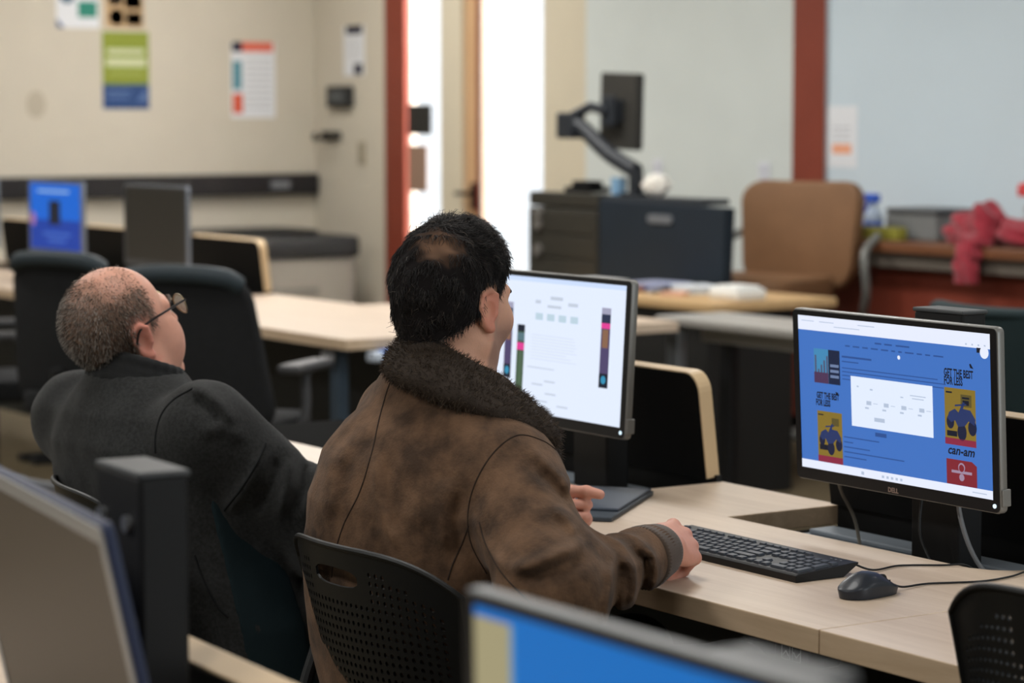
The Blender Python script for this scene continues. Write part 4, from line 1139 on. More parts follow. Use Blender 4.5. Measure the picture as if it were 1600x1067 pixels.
def hairO(q):
    """0..1 density of the short cropped hair"""
    ax = np.abs(q[:, 0]); y = q[:, 1]; z = q[:, 2]
    back = np.clip((.035 - y) / .035, 0, 1)                    # none on the brow and face
    crown = np.clip((z - .055) / .045, 0, 1) * np.clip((y + .10) / .07, 0, 1)
    temple = np.clip((.036 - y) / .02, 0, 1) * (z > .012) * (z < .085)
    d = np.maximum(back * (1 - .72 * crown), temple * .8)
    low = np.where(y < -.03, -.085, np.where(y < .012, .032, .0))
    return d * np.clip((z - low) / .012, 0, 1) * np.clip((.135 - z) / .02, .3, 1)
hd = (np.clip(hairO(q) * 1.1 + .08 * wob(q, 140, 6), 0, 1) * inh)[:, None] * .92; C = C * (1 - hd) + scalp * hd
er = (np.clip((ax - .076) / .008, 0, 1) * (np.abs(q[:, 1] + .015) < .035) * (np.abs(q[:, 2]) < .05) * inh)[:, None]; C = C * (1 - er) + red * er
lp = (((np.abs(q[:, 2] + .063) < .014) & (q[:, 1] > .092) & (ax < .024)) & inh)[:, None] * .7; C = C * (1 - lp) + lip * lp
for c_ in ((.062, .030, .085), (.056, .038, .092), (.070, .010, .06), (.066, -.02, .075)):
    s_ = np.clip(1.6 - np.linalg.norm(q - A3(c_), axis=1) / .0045, 0, 1)[:, None] * .8; C = C * (1 - s_) + spot * s_
np_mesh('body', V, Fq, M_skin, old, col=C)
P0, N0 = sample(V, Fq, 15000, lambda P: hairO(HO.inv(P)) * (np.linalg.norm(HO.inv(P) - A3((0, 0, .0)), axis=1) < .15) * (np.linalg.norm((HO.inv(P) - A3((0, -.014, .034))), axis=1) < .145))
q = HO.inv(P0); nl = N0 @ HO.M
comb = np.concatenate([q[:, 0:1] * 1.5, np.full((len(q), 1), -.25), np.full((len(q), 1), -1.0)], 1) + rng.normal(size=q.shape) * .3
K = 3; L0 = rng.uniform(.005, .010, len(q)); pts = np.zeros((len(q), K, 3)); cur = q.astype(float) - nl * .001
for k in range(K):
    pts[:, k] = cur; t = k / (K - 1); dd = nl * .7 + comb * (.5 + .4 * t); dd /= np.linalg.norm(dd, axis=1, keepdims=True); cur = cur + dd * (L0 / (K - 1))[:, None]
pts = np.stack([HO.out(pts[:, k]) for k in range(K)], 1)
h1, h2, h3 = tints((50, 42, 37), (104, 90, 79), (168, 160, 152)); g = rng.random(len(q))[:, None]
gb = np.clip(.12 + .3 * (q[:, 1:2] < -.07), 0, 1)
colr = np.where(g < .52, h1, np.where(g < 1 - gb, h2, h3))
strands('hair', pts, np.linspace(.00034, .00015, K)[None] * np.ones((len(q), 1)), M_hair, old, colr)
for s in (-1, 1):
    head_tube('eyebrow', [(s * .012, .101, .026), (s * .03, .099, .031), (s * .05, .082, .025)], .003, mat('brow grey', (70, 60, 54), .7), old, HO)
    b = bmesh.new(); bmesh.ops.create_uvsphere(b, u_segments=14, v_segments=10, radius=.0118)
    bmesh.ops.translate(b, verts=b.verts, vec=Vector(HO.out((s * .031, .0805, .006)).tolist())); finish(b, 'eye', MATS['eye white'], old, True)
# glasses
M_gl = mat('temple dark', (34, 28, 28), .3); M_gr = mat('rim metal', (150, 136, 110), .3, .8)
gl = head_tube('glasses', [(.0835, -.034, .0), (.0855, -.022, .020), (.085, .0, .027), (.080, .05, .028), (.070, .104, .026)], .0022, M_gl, old, HO)
head_tube('temple', [(-.0835, -.034, .0), (-.0855, -.022, .020), (-.085, .0, .027), (-.080, .05, .028), (-.070, .104, .026)], .0022, M_gl, gl, HO)
for s in (-1, 1):
    ring = [HO.out((s * (.037 + .025 * math.cos(a)), .119 - .012 * abs(math.cos(a) * .5 + .5) ** 2, .010 + .018 * math.sin(a))) for a in [2 * PI * k / 28 for k in range(28)]]
    b = bmesh.new(); tube(b, ring, .0013, 6, closed=True); finish(b, 'lens_rim', M_gr, gl, True)
    b = bmesh.new(); f = [b.verts.new(tuple(p)) for p in ring]; b.faces.new(f); bmesh.ops.solidify(b, geom=b.faces[:], thickness=.0015)
    finish(b, 'lens', mat('lens glass', (226, 226, 214), .08, alpha=.35), gl, True)
head_tube('bridge', [(-.010, .117, .014), (0, .121, .017), (.010, .117, .014)], .0013, M_gr, gl, HO)

M_char = mat('charcoal wool', (34, 34, 34), .95, rgb2=(47, 48, 48), scale=160, sheen=.1, bump=.35, bscale=700, spec=.15)
M_liner = mat('dark teal fleece', (26, 38, 42), .95, bump=.3, bscale=500, spec=.15)
tabC = [(.44, -4.10, 2.08, .205, .155), (.56, -4.12, 2.06, .21, .158), (.68, -4.155, 2.015, .212, .155), (.79, -4.19, 1.975, .222, .148), (.87, -4.208, 1.958, .215, .135), (.925, -4.215, 1.952, .185, .115), (.96, -4.218, 1.952, .14, .098), (.99, -4.22, 1.952, .10, .085), (1.01, -4.22, 1.952, .075, .072)]
def jacketO(P):
    d = torso_sdf(P, tabC, OY, 2.3)
    sl = smin(cone(P, OS_R, OE_R, .084, .078), cone(P, OE_R, OW_R, .072, .046), .05); sl = smin(sl, sph(P, (-4.02, 1.985, .895), .086), .03)
    sl = sl + ridges(P, OE_R, OW_R, -.1, .95, 16, .010, 1.0, 1.0) + ridges(P, OS_R, OE_R, .5, 1.2, 10, .006, .5, 1.2)
    sl2 = smin(cone(P, OS_L, OE_L, .080, .070), cone(P, OE_L, OW_L, .066, .046), .05); sl2 = smin(sl2, sph(P, (-4.40, 1.92, .89), .085), .03)
    for d0, xy, w, am in ((4.4, ((283, 602), (318, 612), (346, 636), (372, 668)), .012, .013), (4.4, ((300, 625), (330, 640), (350, 662)), .010, -.008), (4.4, ((310, 676), (350, 668), (385, 690)), .013, .008),
                          (4.4, ((410, 700), (398, 740), (370, 780), (340, 812)), .011, .010), (4.4, ((432, 712), (420, 760), (395, 805)), .010, -.010), (4.4, ((450, 712), (448, 760), (432, 815)), .010, .012),
                          (4.4, ((466, 716), (468, 765), (455, 815)), .008, -.010), (4.4, ((482, 722), (484, 770), (472, 820)), .009, .010), (4.5, ((110, 700), (150, 690), (190, 700)), .02, .006), (4.5, ((140, 640), (170, 680), (180, 740)), .02, .005)):
        sl = sl + drape(P, VD, onps(d0, *xy), w, am)
    d = smin(d, sl, .03); d = smin(d, sl2, .03)
    d = d + .0024 * wob(P, 20, 8, 5) + .001 * wob(P, 60, 8, 3)
    return smax(d, -cone(P, (-4.222, 1.955, .96), (-4.224, 1.965, 1.12), .062, .08), .01)
V, Fq = surf_nets(jacketO, (-4.82, 1.70, .40), (-3.78, 2.58, 1.08), .0046)
V = relax(V, Fq, 1, .35)
jo = np_mesh('jacket', V, Fq, M_char, old)
bvo = BVHTree.FromPolygons([tuple(v) for v in V.tolist()], [tuple(f) for f in Fq.tolist()])
M_seam2 = mat('seam charcoal', (24, 25, 27), .95)
seam('seam', [onp(x, y, 4.5) for x, y in ((310, 606), (282, 622), (262, 645), (253, 675), (252, 705))], VD, M_seam2, jo, bvo, .0022)
seam('seam', [onp(x, y, 4.4) for x, y in ((412, 694), (400, 725), (375, 765), (345, 800))], VD, M_seam2, jo, bvo, .0022)
seam('seam', [onp(x, y, 4.4) for x, y in ((300, 870), (312, 905), (335, 950), (352, 968))], VD, M_seam2, jo, bvo, .0022)
# teal side panel showing between the back and the front of the jacket
def teal(P):
    base = torso_sdf(P, [(r[0], r[1], r[2], r[3] + .004, r[4] + .004) for r in tabC], OY, 2.3)
    c, s = math.cos(OY), math.sin(OY)
    x = (P[:, 0] + 4.14) * c + (P[:, 1] - 2.03) * s; y = -(P[:, 0] + 4.14) * s + (P[:, 1] - 2.03) * c
    return np.maximum(np.maximum(base, .12 - x), np.maximum(np.abs(y - .0 - (P[:, 2] - .62) * -.12) - .062, P[:, 2] - .80))
V, Fq = surf_nets(teal, (-4.3, 1.8, .42), (-3.8, 2.3, .84), .005); np_mesh('side_panel', V, Fq, M_liner, jo)
def collarO(P):
    ring = [(-4.222 + .088 * math.sin(a), 1.955 - .082 * math.cos(a), .985 - .012 * math.cos(a) * -1 - .012 * (1 - math.cos(a))) for a in np.linspace(-2.5, 2.5, 22)]
    d = line(P, ring, .011, .004)
    for dz, k in ((.02, .97), (.04, .93)):
        d = smin(d, line(P, [(-4.222 + (x + 4.222) * k, 1.955 + (y - 1.955) * k, z + dz) for x, y, z in ring], .0085, .004), .014)
    return d
V, Fq = surf_nets(collarO, (-4.36, 1.82, .9), (-4.08, 2.1, 1.1), .004); np_mesh('collar', V, Fq, mat('charcoal collar', (30, 31, 32), .95, sheen=.05, bump=.3, bscale=600), jo)
cuff('cuff', (-4.005, 2.40, .772), (-4.022, 2.452, .772), .048, .042, mat('cuff navy', (22, 26, 32), .9), jo); cuff('cuff', (-4.40, 2.21, .648), (-4.368, 2.245, .638), .048, .042, MATS['cuff navy'], jo)
def trouO(P):
    d = ell(P, (-4.12, 2.10, .525), (.18, .14, .075))
    for s, kn, an in ((-1, (-4.26, 2.58, .53), (-4.28, 2.55, .09)), (1, (-4.0, 2.60, .53), (-3.98, 2.55, .09))):
        d = smin(d, cone(P, (-4.12 + s * .09, 2.12, .54), kn, .088, .066), .04); d = smin(d, cone(P, kn, an, .066, .052), .02)
    return smax(d + .002 * wob(P, 30, 8), .085 - P[:, 2], .01)
V, Fq = surf_nets(trouO, (-4.5, 1.9, .05), (-3.75, 2.75, .68), .007); np_mesh('trousers', V, Fq, M_trouser, old)
shoe(old, -4.28, 2.55, .1, M_shoe); shoe(old, -3.98, 2.55, -.1, M_shoe)
# ------------------------------------------------------------------ computer desks
def arc(cx, cy, r, a0, a1, n=6):
    return [(cx + r * math.cos(math.radians(a0 + (a1 - a0) * k / n)), cy + r * math.sin(math.radians(a0 + (a1 - a0) * k / n))) for k in range(n + 1)]
def flap(bm_, xl, xr, z0, h, th, lean, yh, M=None):
    """raised lid: black face towards the user, maple edge; returns transform and outline"""
    return rrect(xl, xr, 0, h, .045, 6, (1, 1, 0, 0)), Matrix.Translation((0, yh, z0)) @ Matrix.Rotation(lean, 4, 'X')
def desk(label, x0, x1, yf, wells, loc=(0, 0, 0), rz=0.0, yb=3.12, coltop=1.125, coff=.09, lean=7, lidh=.215, column=True):
    """wells: list of (xl, xr, open?)"""
    t = thing('computer_desk', label, 'desk', loc, rz)
    dy = yf
    poly = [(x0, yf), (x1, yf), (x1, yb)]
    for (a, b) in sorted(wells, reverse=True):
        if b < x1 - .001: poly += [(b, yb), (b, yf + .60)]
        else: poly = poly[:-1]; poly += [(b, yf + .60)]
        poly += arc(b - .07, yf + .60, .075, 0, -90)[1:] if False else [(b - .012, yf + .567), (b - .035, yf + .542), (b - .07, yf + .527)]
        poly += [(a, yf + .525)]
        if a > x0 + .001: poly += [(a, yb)]
    if not wells or wells and min(wells)[0] > x0 + .001: poly += [(x0, yb)]
    bm = bmesh.new(); prism(bm, poly, .694, .73, .0018)
    wt = finish(bm, 'worktop', M_maple, t)
    for f in wt.data.polygons:
        pass
    wt.data.materials.append(M_maple_edge)
    for f in wt.data.polygons:
        if abs(f.normal.z) < .5: f.material_index = 1
    bm = bmesh.new(); box(bm, x0 + .05, x1 - .05, yf + .46, yf + .49, .08, .693, .003); finish(bm, 'modesty_panel', mat('modesty black', (40, 42, 42), .6), t)
    for x in (x0 + .06, x1 - .06):
        bm = bmesh.new(); box(bm, x - .03, x + .03, yf + .34, yf + .44, .03, .693, .005); box(bm, x - .035, x + .035, yf + .05, yb - .05, 0, .03, .006); finish(bm, 'leg', M_blackm, t)
    for (a, b) in wells:
        w = bmesh.new(); y0 = yf + .525
        e = .004
        box(w, a + e, b - e, y0 + .0005, y0 + .012, .50, .69, 0); box(w, a + e, b - e, yb - .012, yb, .50, .742, 0); box(w, a + e, b - e, y0 + .012, yb - .012, .50, .51, 0)
        box(w, a + e, a + .014, y0 + .012, yb - .012, .51, .69, 0); box(w, b - .014, b - e, y0 + .012, yb - .012, .51, .69, 0)
        tr = finish(w, 'cable_trough', mat('trough black', (14, 14, 15), .6), t)
        w = bmesh.new(); box(w, a + .03, b - .03, yb - .16, yb - .03, .51, .692, .006); box(w, a + .05, b - .05, yb - .12, yb - .06, .692, .702, .003)
        finish(w, 'cable_tray', M_tray, tr)
        w = bmesh.new(); box(w, a + .16, a + .36, y0 + .10, y0 + .15, .51, .60, .005)
        for k in range(3): box(w, a + .18 + k * .055, a + .215 + k * .055, y0 + .11, y0 + .14, .60, .603, .001)
        finish(w, 'power_strip', mat('strip grey', (108, 104, 100), .5), tr)
        # raised lid
        out = rrect(a + .005, b - .012, 0, lidh, .04, 6, (1, 1, 0, 0))
        M = Matrix.Translation((0, yb - .03, .735)) @ Matrix.Rotation(math.radians(lean), 4, 'X')
        w = bmesh.new(); prism(w, out, 0, .032, .002, M, axis='y'); lid = finish(w, 'lid', mat('maple lid edge', (206, 178, 140), .45), t)
        inn = rrect(a + .008, b - .015, .0, lidh - .003, .038, 6, (1, 1, 0, 0))
        w = bmesh.new(); prism(w, inn, -.0025, .0005, .0006, M, axis='y'); finish(w, 'lid_face', M_black, lid)
        # lift column and its foot
        if not column: continue
        c = (a + b) / 2 + coff
        w = bmesh.new(); prism(w, rrect(c - .06, c + .06, y0 + .10, y0 + .155, .005, 2), .51, coltop, .003); colm = finish(w, 'lift_column', mat('lift black', (17, 17, 18), .6), t)
        w = bmesh.new(); box(w, c - .062, c + .062, y0 + .098, y0 + .157, coltop, coltop + .007, .002, 1); finish(w, 'column_cap', mat('cap grey', (66, 68, 70), .45), colm)
        for dx in (-.042, .03):
            w = bmesh.new(); cyl(w, (c + dx, y0 + .094, coltop - .05), (c + dx, y0 + .102, coltop - .05), .009, 14); finish(w, 'bolt', M_steel, colm, True)
        w = bmesh.new(); box(w, c - .20, c + .17, y0 + .03, y0 + .095, .655, .672, .008); finish(w, 'column_foot', M_blackm, colm)
    return t
WELLS = [(-4.62, -4.0), (-3.64, -2.94)]
d1 = desk('maple computer desk under the hands of the man in the brown jacket', -4.66, -2.7585, 2.325, WELLS)
# lift control under the front edge
bm = bmesh.new(); prism(bm, rrect(-2.875, -2.795, .660, .693, .008), 2.34, 2.40, .003, axis='y'); ctl = finish(bm, 'lift_control', mat('control dark', (36, 37, 38), .45), d1)
bm = bmesh.new()
for s, cx in ((1, -2.848), (-1, -2.824)):
    for sg in (-1, 1):
        box(bm, -.005, .005, 2.3388, 2.3397, -.0006, .0006, 0, M=Matrix.Translation((cx + sg * .0032, 0, .679)) @ Matrix.Rotation(s * sg * .8, 4, 'Y'))
    for a, b in ((-.0095, -.0088), (.0088, .0095)): box(bm, cx + a, cx + b, 2.3388, 2.3397, .670, .689)
    box(bm, cx - .0095, cx + .0095, 2.3388, 2.3397, .670, .6707)
finish(bm, 'control_symbols', mat('symbol grey', (150, 152, 154), .5), ctl)
d2 = desk('maple computer desk right of the seam, under the chair at the lower right', -2.7565, -.9, 2.325, [])
d3 = desk('flat maple desk top between the two men, in front of the older man', -5.55, -4.662, 2.325, [], yb=2.70)
bm = bmesh.new(); box(bm, -5.55, -4.664, 2.702, 3.12, .66, .70, .003); finish(bm, 'closed_lid', mat('lid matte black', (10, 10, 10), .95, spec=.05), d3)
# far row
d4 = desk('far maple desk carrying the glowing blue monitor at the left', -13.2, -10.06, 4.09, [(-12.05, -11.36), (-11.06, -10.38)], yb=4.90, column=False)
d5 = desk('far maple desk carrying the switched off dark monitor', -10.058, -7.235, 4.09, [(-9.95, -9.27)], yb=4.90, column=False)
t = thing('side_table', 'maple side table joined to the far desk behind the brown jacket collar', 'table', (-7.8, 5.4, 0), world=True)
bm = bmesh.new(); prism(bm, [(-8.55, 4.905), (-7.235, 4.905), (-7.235, 5.44), (-8.55, 5.44)], .694, .73, .0018); o = finish(bm, 'tabletop', M_maple, t)
for x in (-8.45, -7.33):
    bm = bmesh.new(); box(bm, x - .03, x + .03, 5.1, 5.16, 0, .693, .005); finish(bm, 'leg', mat('leg blue grey', (70, 84, 98), .4, .4), t)
bm = bmesh.new(); box(bm, -8.4, -7.3, 5.18, 5.2, .25, .69, .003); finish(bm, 'modesty_panel', M_black, t)
bm = bmesh.new(); box(bm, -7.47, -7.41, 4.16, 4.20, .03, .693, .004); lg = finish(bm, 'leg', MATS['leg blue grey'], d5)
bm = bmesh.new(); cyl(bm, (-7.44, 4.15, .655), (-7.44, 4.12, .655), .022, 14); finish(bm, 'knob', mat('knob pale', (176, 178, 182), .4), lg, True)
t = thing('power_box', 'bright blue cable box with pale end clipped to the end of the far desk', 'box', (-7.19, 4.28, .655), world=True)
bm = bmesh.new(); prism(bm, rrect(-7.2352, -7.165, .652, .693, .012), 4.20, 4.38, .004, axis='y'); finish(bm, 'box_body', mat('vivid blue', (30, 110, 200), .4), t)
bm = bmesh.new(); prism(bm, rrect(-7.228, -7.17, .656, .689, .01), 4.16, 4.20, .004, axis='y'); finish(bm, 'end_cap', mat('pale cap', (190, 200, 214), .4), t)

# ------------------------------------------------------------------ screens
S_white = glow('screen white', (228, 238, 255), 1.0)
S_blue = glow('page blue', (66, 118, 200), .92)
S_bar = glow('bar white', (232, 238, 255), 1.0)
S_text = glow('text blue', (48, 88, 160), .8)
S_dim = glow('text pale', (186, 200, 222), .95)
S_ink = glow('ink', (20, 28, 48), .6)
S_yel = glow('advert ochre', (146, 122, 46), .8)
S_mag = glow('advert red', (150, 44, 72), .8)
S_redsq = glow('advert crimson', (140, 40, 52), .8)
S_atv = glow('advert blue', (44, 62, 116), .7)
S_pink = glow('hot pink', (226, 60, 150), 1.0)
S_win = glow('desktop blue', (2, 104, 184), 1.0)
S_lt = glow('desktop light', (40, 160, 230), 1.1)
S_cream = glow('cream strip', (176, 166, 128), .8)
S_off = mat('switched off screen', (74, 66, 56), .5, spec=.5)
def atv(p, u, v, s, m):
    W = p.w; ty = glow('advert tyre', (30, 38, 72), .6)
    for du, dv, r in ((-.055, .035, .020), (.004, .085, .024), (.058, .055, .022)): p.disc(u + du * s, v + dv * s * 1.2, r * s * W, ty, 3, 14, 1.3)
    p.poly([(u - .07 * s, v + .02 * s), (u - .06 * s, v - .02 * s), (u - .03 * s, v - .045 * s), (u - .01 * s, v - .02 * s), (u + .012 * s, v - .05 * s), (u + .05 * s, v - .045 * s), (u + .075 * s, v + .01 * s), (u + .07 * s, v + .05 * s), (u + .04 * s, v + .025 * s), (u + .02 * s, v + .06 * s), (u - .015 * s, v + .07 * s), (u - .03 * s, v + .03 * s), (u - .05 * s, v + .045 * s)][::-1], m, 4)
    p.poly([(u - .012 * s, v - .02 * s), (u + .012 * s, v - .095 * s), (u + .022 * s, v - .09 * s), (u + .006 * s, v - .02 * s)][::-1], m, 5)
    p.poly([(u - .03 * s, v - .06 * s), (u - .028 * s, v - .072 * s), (u + .03 * s, v - .085 * s), (u + .03 * s, v - .075 * s)][::-1], m, 5)
def scr_page(p):
    rr = random.Random(3)
    p.rect(0, 0, 1, 1, S_blue, 0); p.rect(0, 0, 1, .093, S_bar, 1); p.rect(0, .946, 1, 1, S_bar, 1)
    for u0, u1, v in ((.02, .09, .03), (.12, .2, .03), (.33, .42, .028), (.2, .34, .055)): p.rect(u0, v, u1, v + .005, S_dim, 2)
    for k in range(5): p.rect(.44 + k * .024, .968, .452 + k * .024, .984, S_dim, 2)
    p.rect(.90, .97, .97, .976, S_dim, 2); p.rect(.33, .965, .345, .985, S_dim, 2)
    for k in range(4): p.rect(.88 + k * .03, .07, .888 + k * .03, .08, S_dim, 2)
    # menu words
    for u0, u1 in ((.42, .455), (.47, .51), (.53, .6)): p.rect(u0, .128, u1, .138, S_text, 2)
    u = .26
    while u < .74:
        w = rr.uniform(.018, .05); p.rect(u, .165, u + w, .174, S_text, 2); u += w + .016
    p.rect(.24, .235, .40, .247, S_text, 2); p.rect(.24, .268, .33, .275, S_text, 2)
    for k, (a, b) in enumerate(((.24, .74), (.24, .78), (.24, .77), (.24, .5))): p.rect(a, .31 + k * .024, b, .316 + k * .024, S_text, 2)
    for k, (a, b) in enumerate(((.24, .43), (.24, .29), (.24, .38), (.24, .56), (.24, .36))): p.rect(a, .755 + k * .032, b, .762 + k * .032, S_text, 2)
    p.rect(.41, .70, .47, .725, S_text, 2)
    # pop-up picture with a row of little diagrams
    p.rect(.287, .358, .714, .678, S_white, 4)
    for k in range(4):
        u = .37 + k * .092
        p.rect(u, .505, u + .026, .53, S_dim, 6); p.rect(u + .036, .515, u + .06, .519, S_dim, 6); p.rect(u - .008, .545, u + .012, .556, S_dim, 6)
    p.rect(.41, .605, .465, .63, S_dim, 6); p.rect(.6, .43, .68, .436, S_dim, 6); p.rect(.61, .448, .67, .454, S_dim, 6); p.rect(.39, .425, .405, .435, S_dim, 6); p.rect(.55, .448, .565, .456, S_dim, 6); p.rect(.32, .415, .33, .425, S_dim, 6)
    p.disc(.545, .205, .0035, S_bar, 3); p.disc(.972, .115, .010, S_bar, 4); p.rect(.935, .09, .965, .12, S_ink, 3)
    # left adverts
    p.rect(.085, .208, .165, .43, glow('photo sky', (72, 150, 200), .8), 2); p.rect(.165, .208, .228, .43, glow('photo dark', (26, 40, 74), .7), 2)
    p.rect(.085, .36, .165, .43, glow('photo plum', (84, 56, 92), .8), 3)
    for k in range(5): p.rect(.09 + k * .016, .25 + .03 * ((k * 3) % 4), .099 + k * .016, .40, glow('photo tower', (86, 92, 124), .8), 3)
    for k in range(3): p.rect(.175, .30 + k * .035, .222, .318 + k * .035, glow('photo text', (120, 140, 180), .8), 3)
    p.text('GET THE BEST', .157, .512, .0150, S_ink, 3, 0, .0006, sx=.62); p.text('FOR LESS', .09, .56, .0150, S_ink, 3, 0, .0006, 'LEFT', .62)
    p.rect(.095, .612, .232, .945, S_yel, 2); p.rect(.095, .903, .232, .945, S_mag, 3); atv(p, .165, .765, .82, S_atv)
    p.rect(.105, .83, .15, .865, S_ink, 3); p.rect(.175, .65, .215, .70, glow('stamp', (100, 88, 44), .8), 3); p.rect(.10, .632, .13, .64, S_ink, 3)
    p.poly([(.2, .475), (.215, .48), (.218, .502), (.205, .495)][::-1], S_ink, 3); p.poly([(.898, .195), (.905, .192), (.918, .222), (.902, .218)][::-1], S_ink, 3)
    # right adverts
    p.text('GET THE BEST', .772, .262, .0178, S_ink, 3, 0, .0006, 'LEFT', .60); p.text('FOR LESS', .772, .312, .0178, S_ink, 3, 0, .0006, 'LEFT', .60)
    p.rect(.772, .352, .924, .70, S_yel, 2); p.rect(.772, .66, .924, .70, S_mag, 3); atv(p, .852, .52, .95, S_atv)
    p.rect(.782, .615, .832, .648, S_ink, 3); p.rect(.852, .385, .905, .46, glow('stamp', (100, 88, 44), .8), 3); p.rect(.78, .375, .81, .385, S_ink, 3)
    p.rect(.86, .40, .895, .412, S_ink, 4); p.rect(.862, .42, .893, .45, S_ink, 4)
    p.text('can-am', .848, .735, .0205, S_ink, 3, .25, .0005, 'CENTER', 1.06)
    p.poly([(.775, .945), (.924, .945), (.924, .815), (.90, .79), (.775, .79)], S_redsq, 2)
    mk = glow('mark pale', (176, 150, 176), .8)
    p.rect(.80, .855, .90, .872, mk, 3); p.disc(.85, .835, .008, mk, 3); p.disc(.85, .895, .006, mk, 3); p.disc(.85, .838, .006, S_redsq, 4)
def scr_mid(p):
    p.rect(0, 0, 1, 1, S_white, 0); p.rect(0, .0, 1, .035, glow('tab bar', (206, 224, 255), 1.0), 1)
    g1 = glow('grey text', (196, 206, 222), 1.0); g2 = glow('tint icon', (190, 212, 226), 1.0)
    def strip(u, v0, v1, w=.062):
        p.rect(u, v0, u + w, v1, glow('banner plum', (86, 74, 118), .8), 2)
        h = v1 - v0
        p.rect(u, v0, u + w, v0 + .08 * h, glow('banner pale', (170, 170, 196), .9), 3); p.rect(u, v0 + .08 * h, u + w, v0 + .19 * h, glow('banner navy', (40, 52, 84), .8), 3)
        p.rect(u, v0 + .19 * h, u + w, v0 + .26 * h, S_pink, 3); p.rect(u + .01, v0 + .27 * h, u + w - .01, v0 + .5 * h, glow('banner tan', (150, 110, 84), .8), 3)
        p.rect(u, v0 + .82 * h, u + w, v1, glow('banner night', (18, 30, 52), .7), 3); p.disc(u + w / 2, v0 + .9 * h, .008, glow('banner cyan', (50, 150, 190), .9), 4)
    strip(.84, .17, .74); strip(.14, .20, .77, .055)
    p.rect(.235, .36, .29, .95, glow('banner green', (66, 92, 66), .8), 2); p.rect(.235, .36, .29, .41, glow('banner night', (18, 30, 52), .7), 3); p.rect(.235, .42, .29, .48, glow('banner teal', (96, 130, 140), .8), 3)
    p.rect(.235, .495, .29, .55, S_pink, 3); p.rect(.25, .56, .28, .9, glow('banner moss', (84, 110, 84), .8), 3)
    rr = random.Random(5)
    p.rect(.47, .13, .56, .155, g1, 2); p.rect(.36, .165, .40, .19, g1, 2); p.rect(.45, .195, .55, .215, g1, 2); p.rect(.6, .165, .67, .19, g1, 2)
    for k in range(4): p.rect(.365 + k * .085, .26, .42 + k * .085, .31, g2, 2)
    for k in range(9): p.rect(.34, .42 + k * .022, rr.uniform(.6, .68), .426 + k * .022, glow('page grey', (214, 224, 240), 1), 2)
    p.rect(.32, .66, .52, .668, g1, 2)
    for u, v in ((.36, .78), (.45, .75), (.46, .84), (.4, .9), (.55, .92)): p.rect(u, v, u + .08, v + .012, g1, 2)
def scr_win(p):
    p.rect(0, 0, 1, 1, S_win, 0); p.rect(0, .03, .105, 1, S_cream, 1); p.rect(.105, .03, .115, 1, glow('page blue edge', (90, 150, 190), .9), 1); p.disc(.36, .34, .035, S_lt, 2, 20); p.disc(.36, .34, .05, glow('halo', (16, 122, 200), 1), 1, 20)
def scr_far(p):
    a = glow('far blue', (6, 98, 205), 1.0); b = glow('far deep', (16, 62, 165), .9)
    p.rect(0, 0, 1, .55, a, 0); p.rect(0, .55, 1, 1, b, 0); p.rect(.38, .26, .6, .62, S_ink, 2); p.rect(.15, .10, .78, .14, glow('far text', (150, 190, 235), .9), 2)
    p.rect(.25, .74, .8, .78, glow('far soft', (70, 110, 200), .9), 2); p.rect(.35, .84, .7, .88, glow('far soft', (70, 110, 200), .9), 2); p.disc(.05, .55, .03, glow('far pink', (170, 120, 180), .8), 2)
def scr_off(p): p.rect(0, 0, 1, 1, S_off, 0)

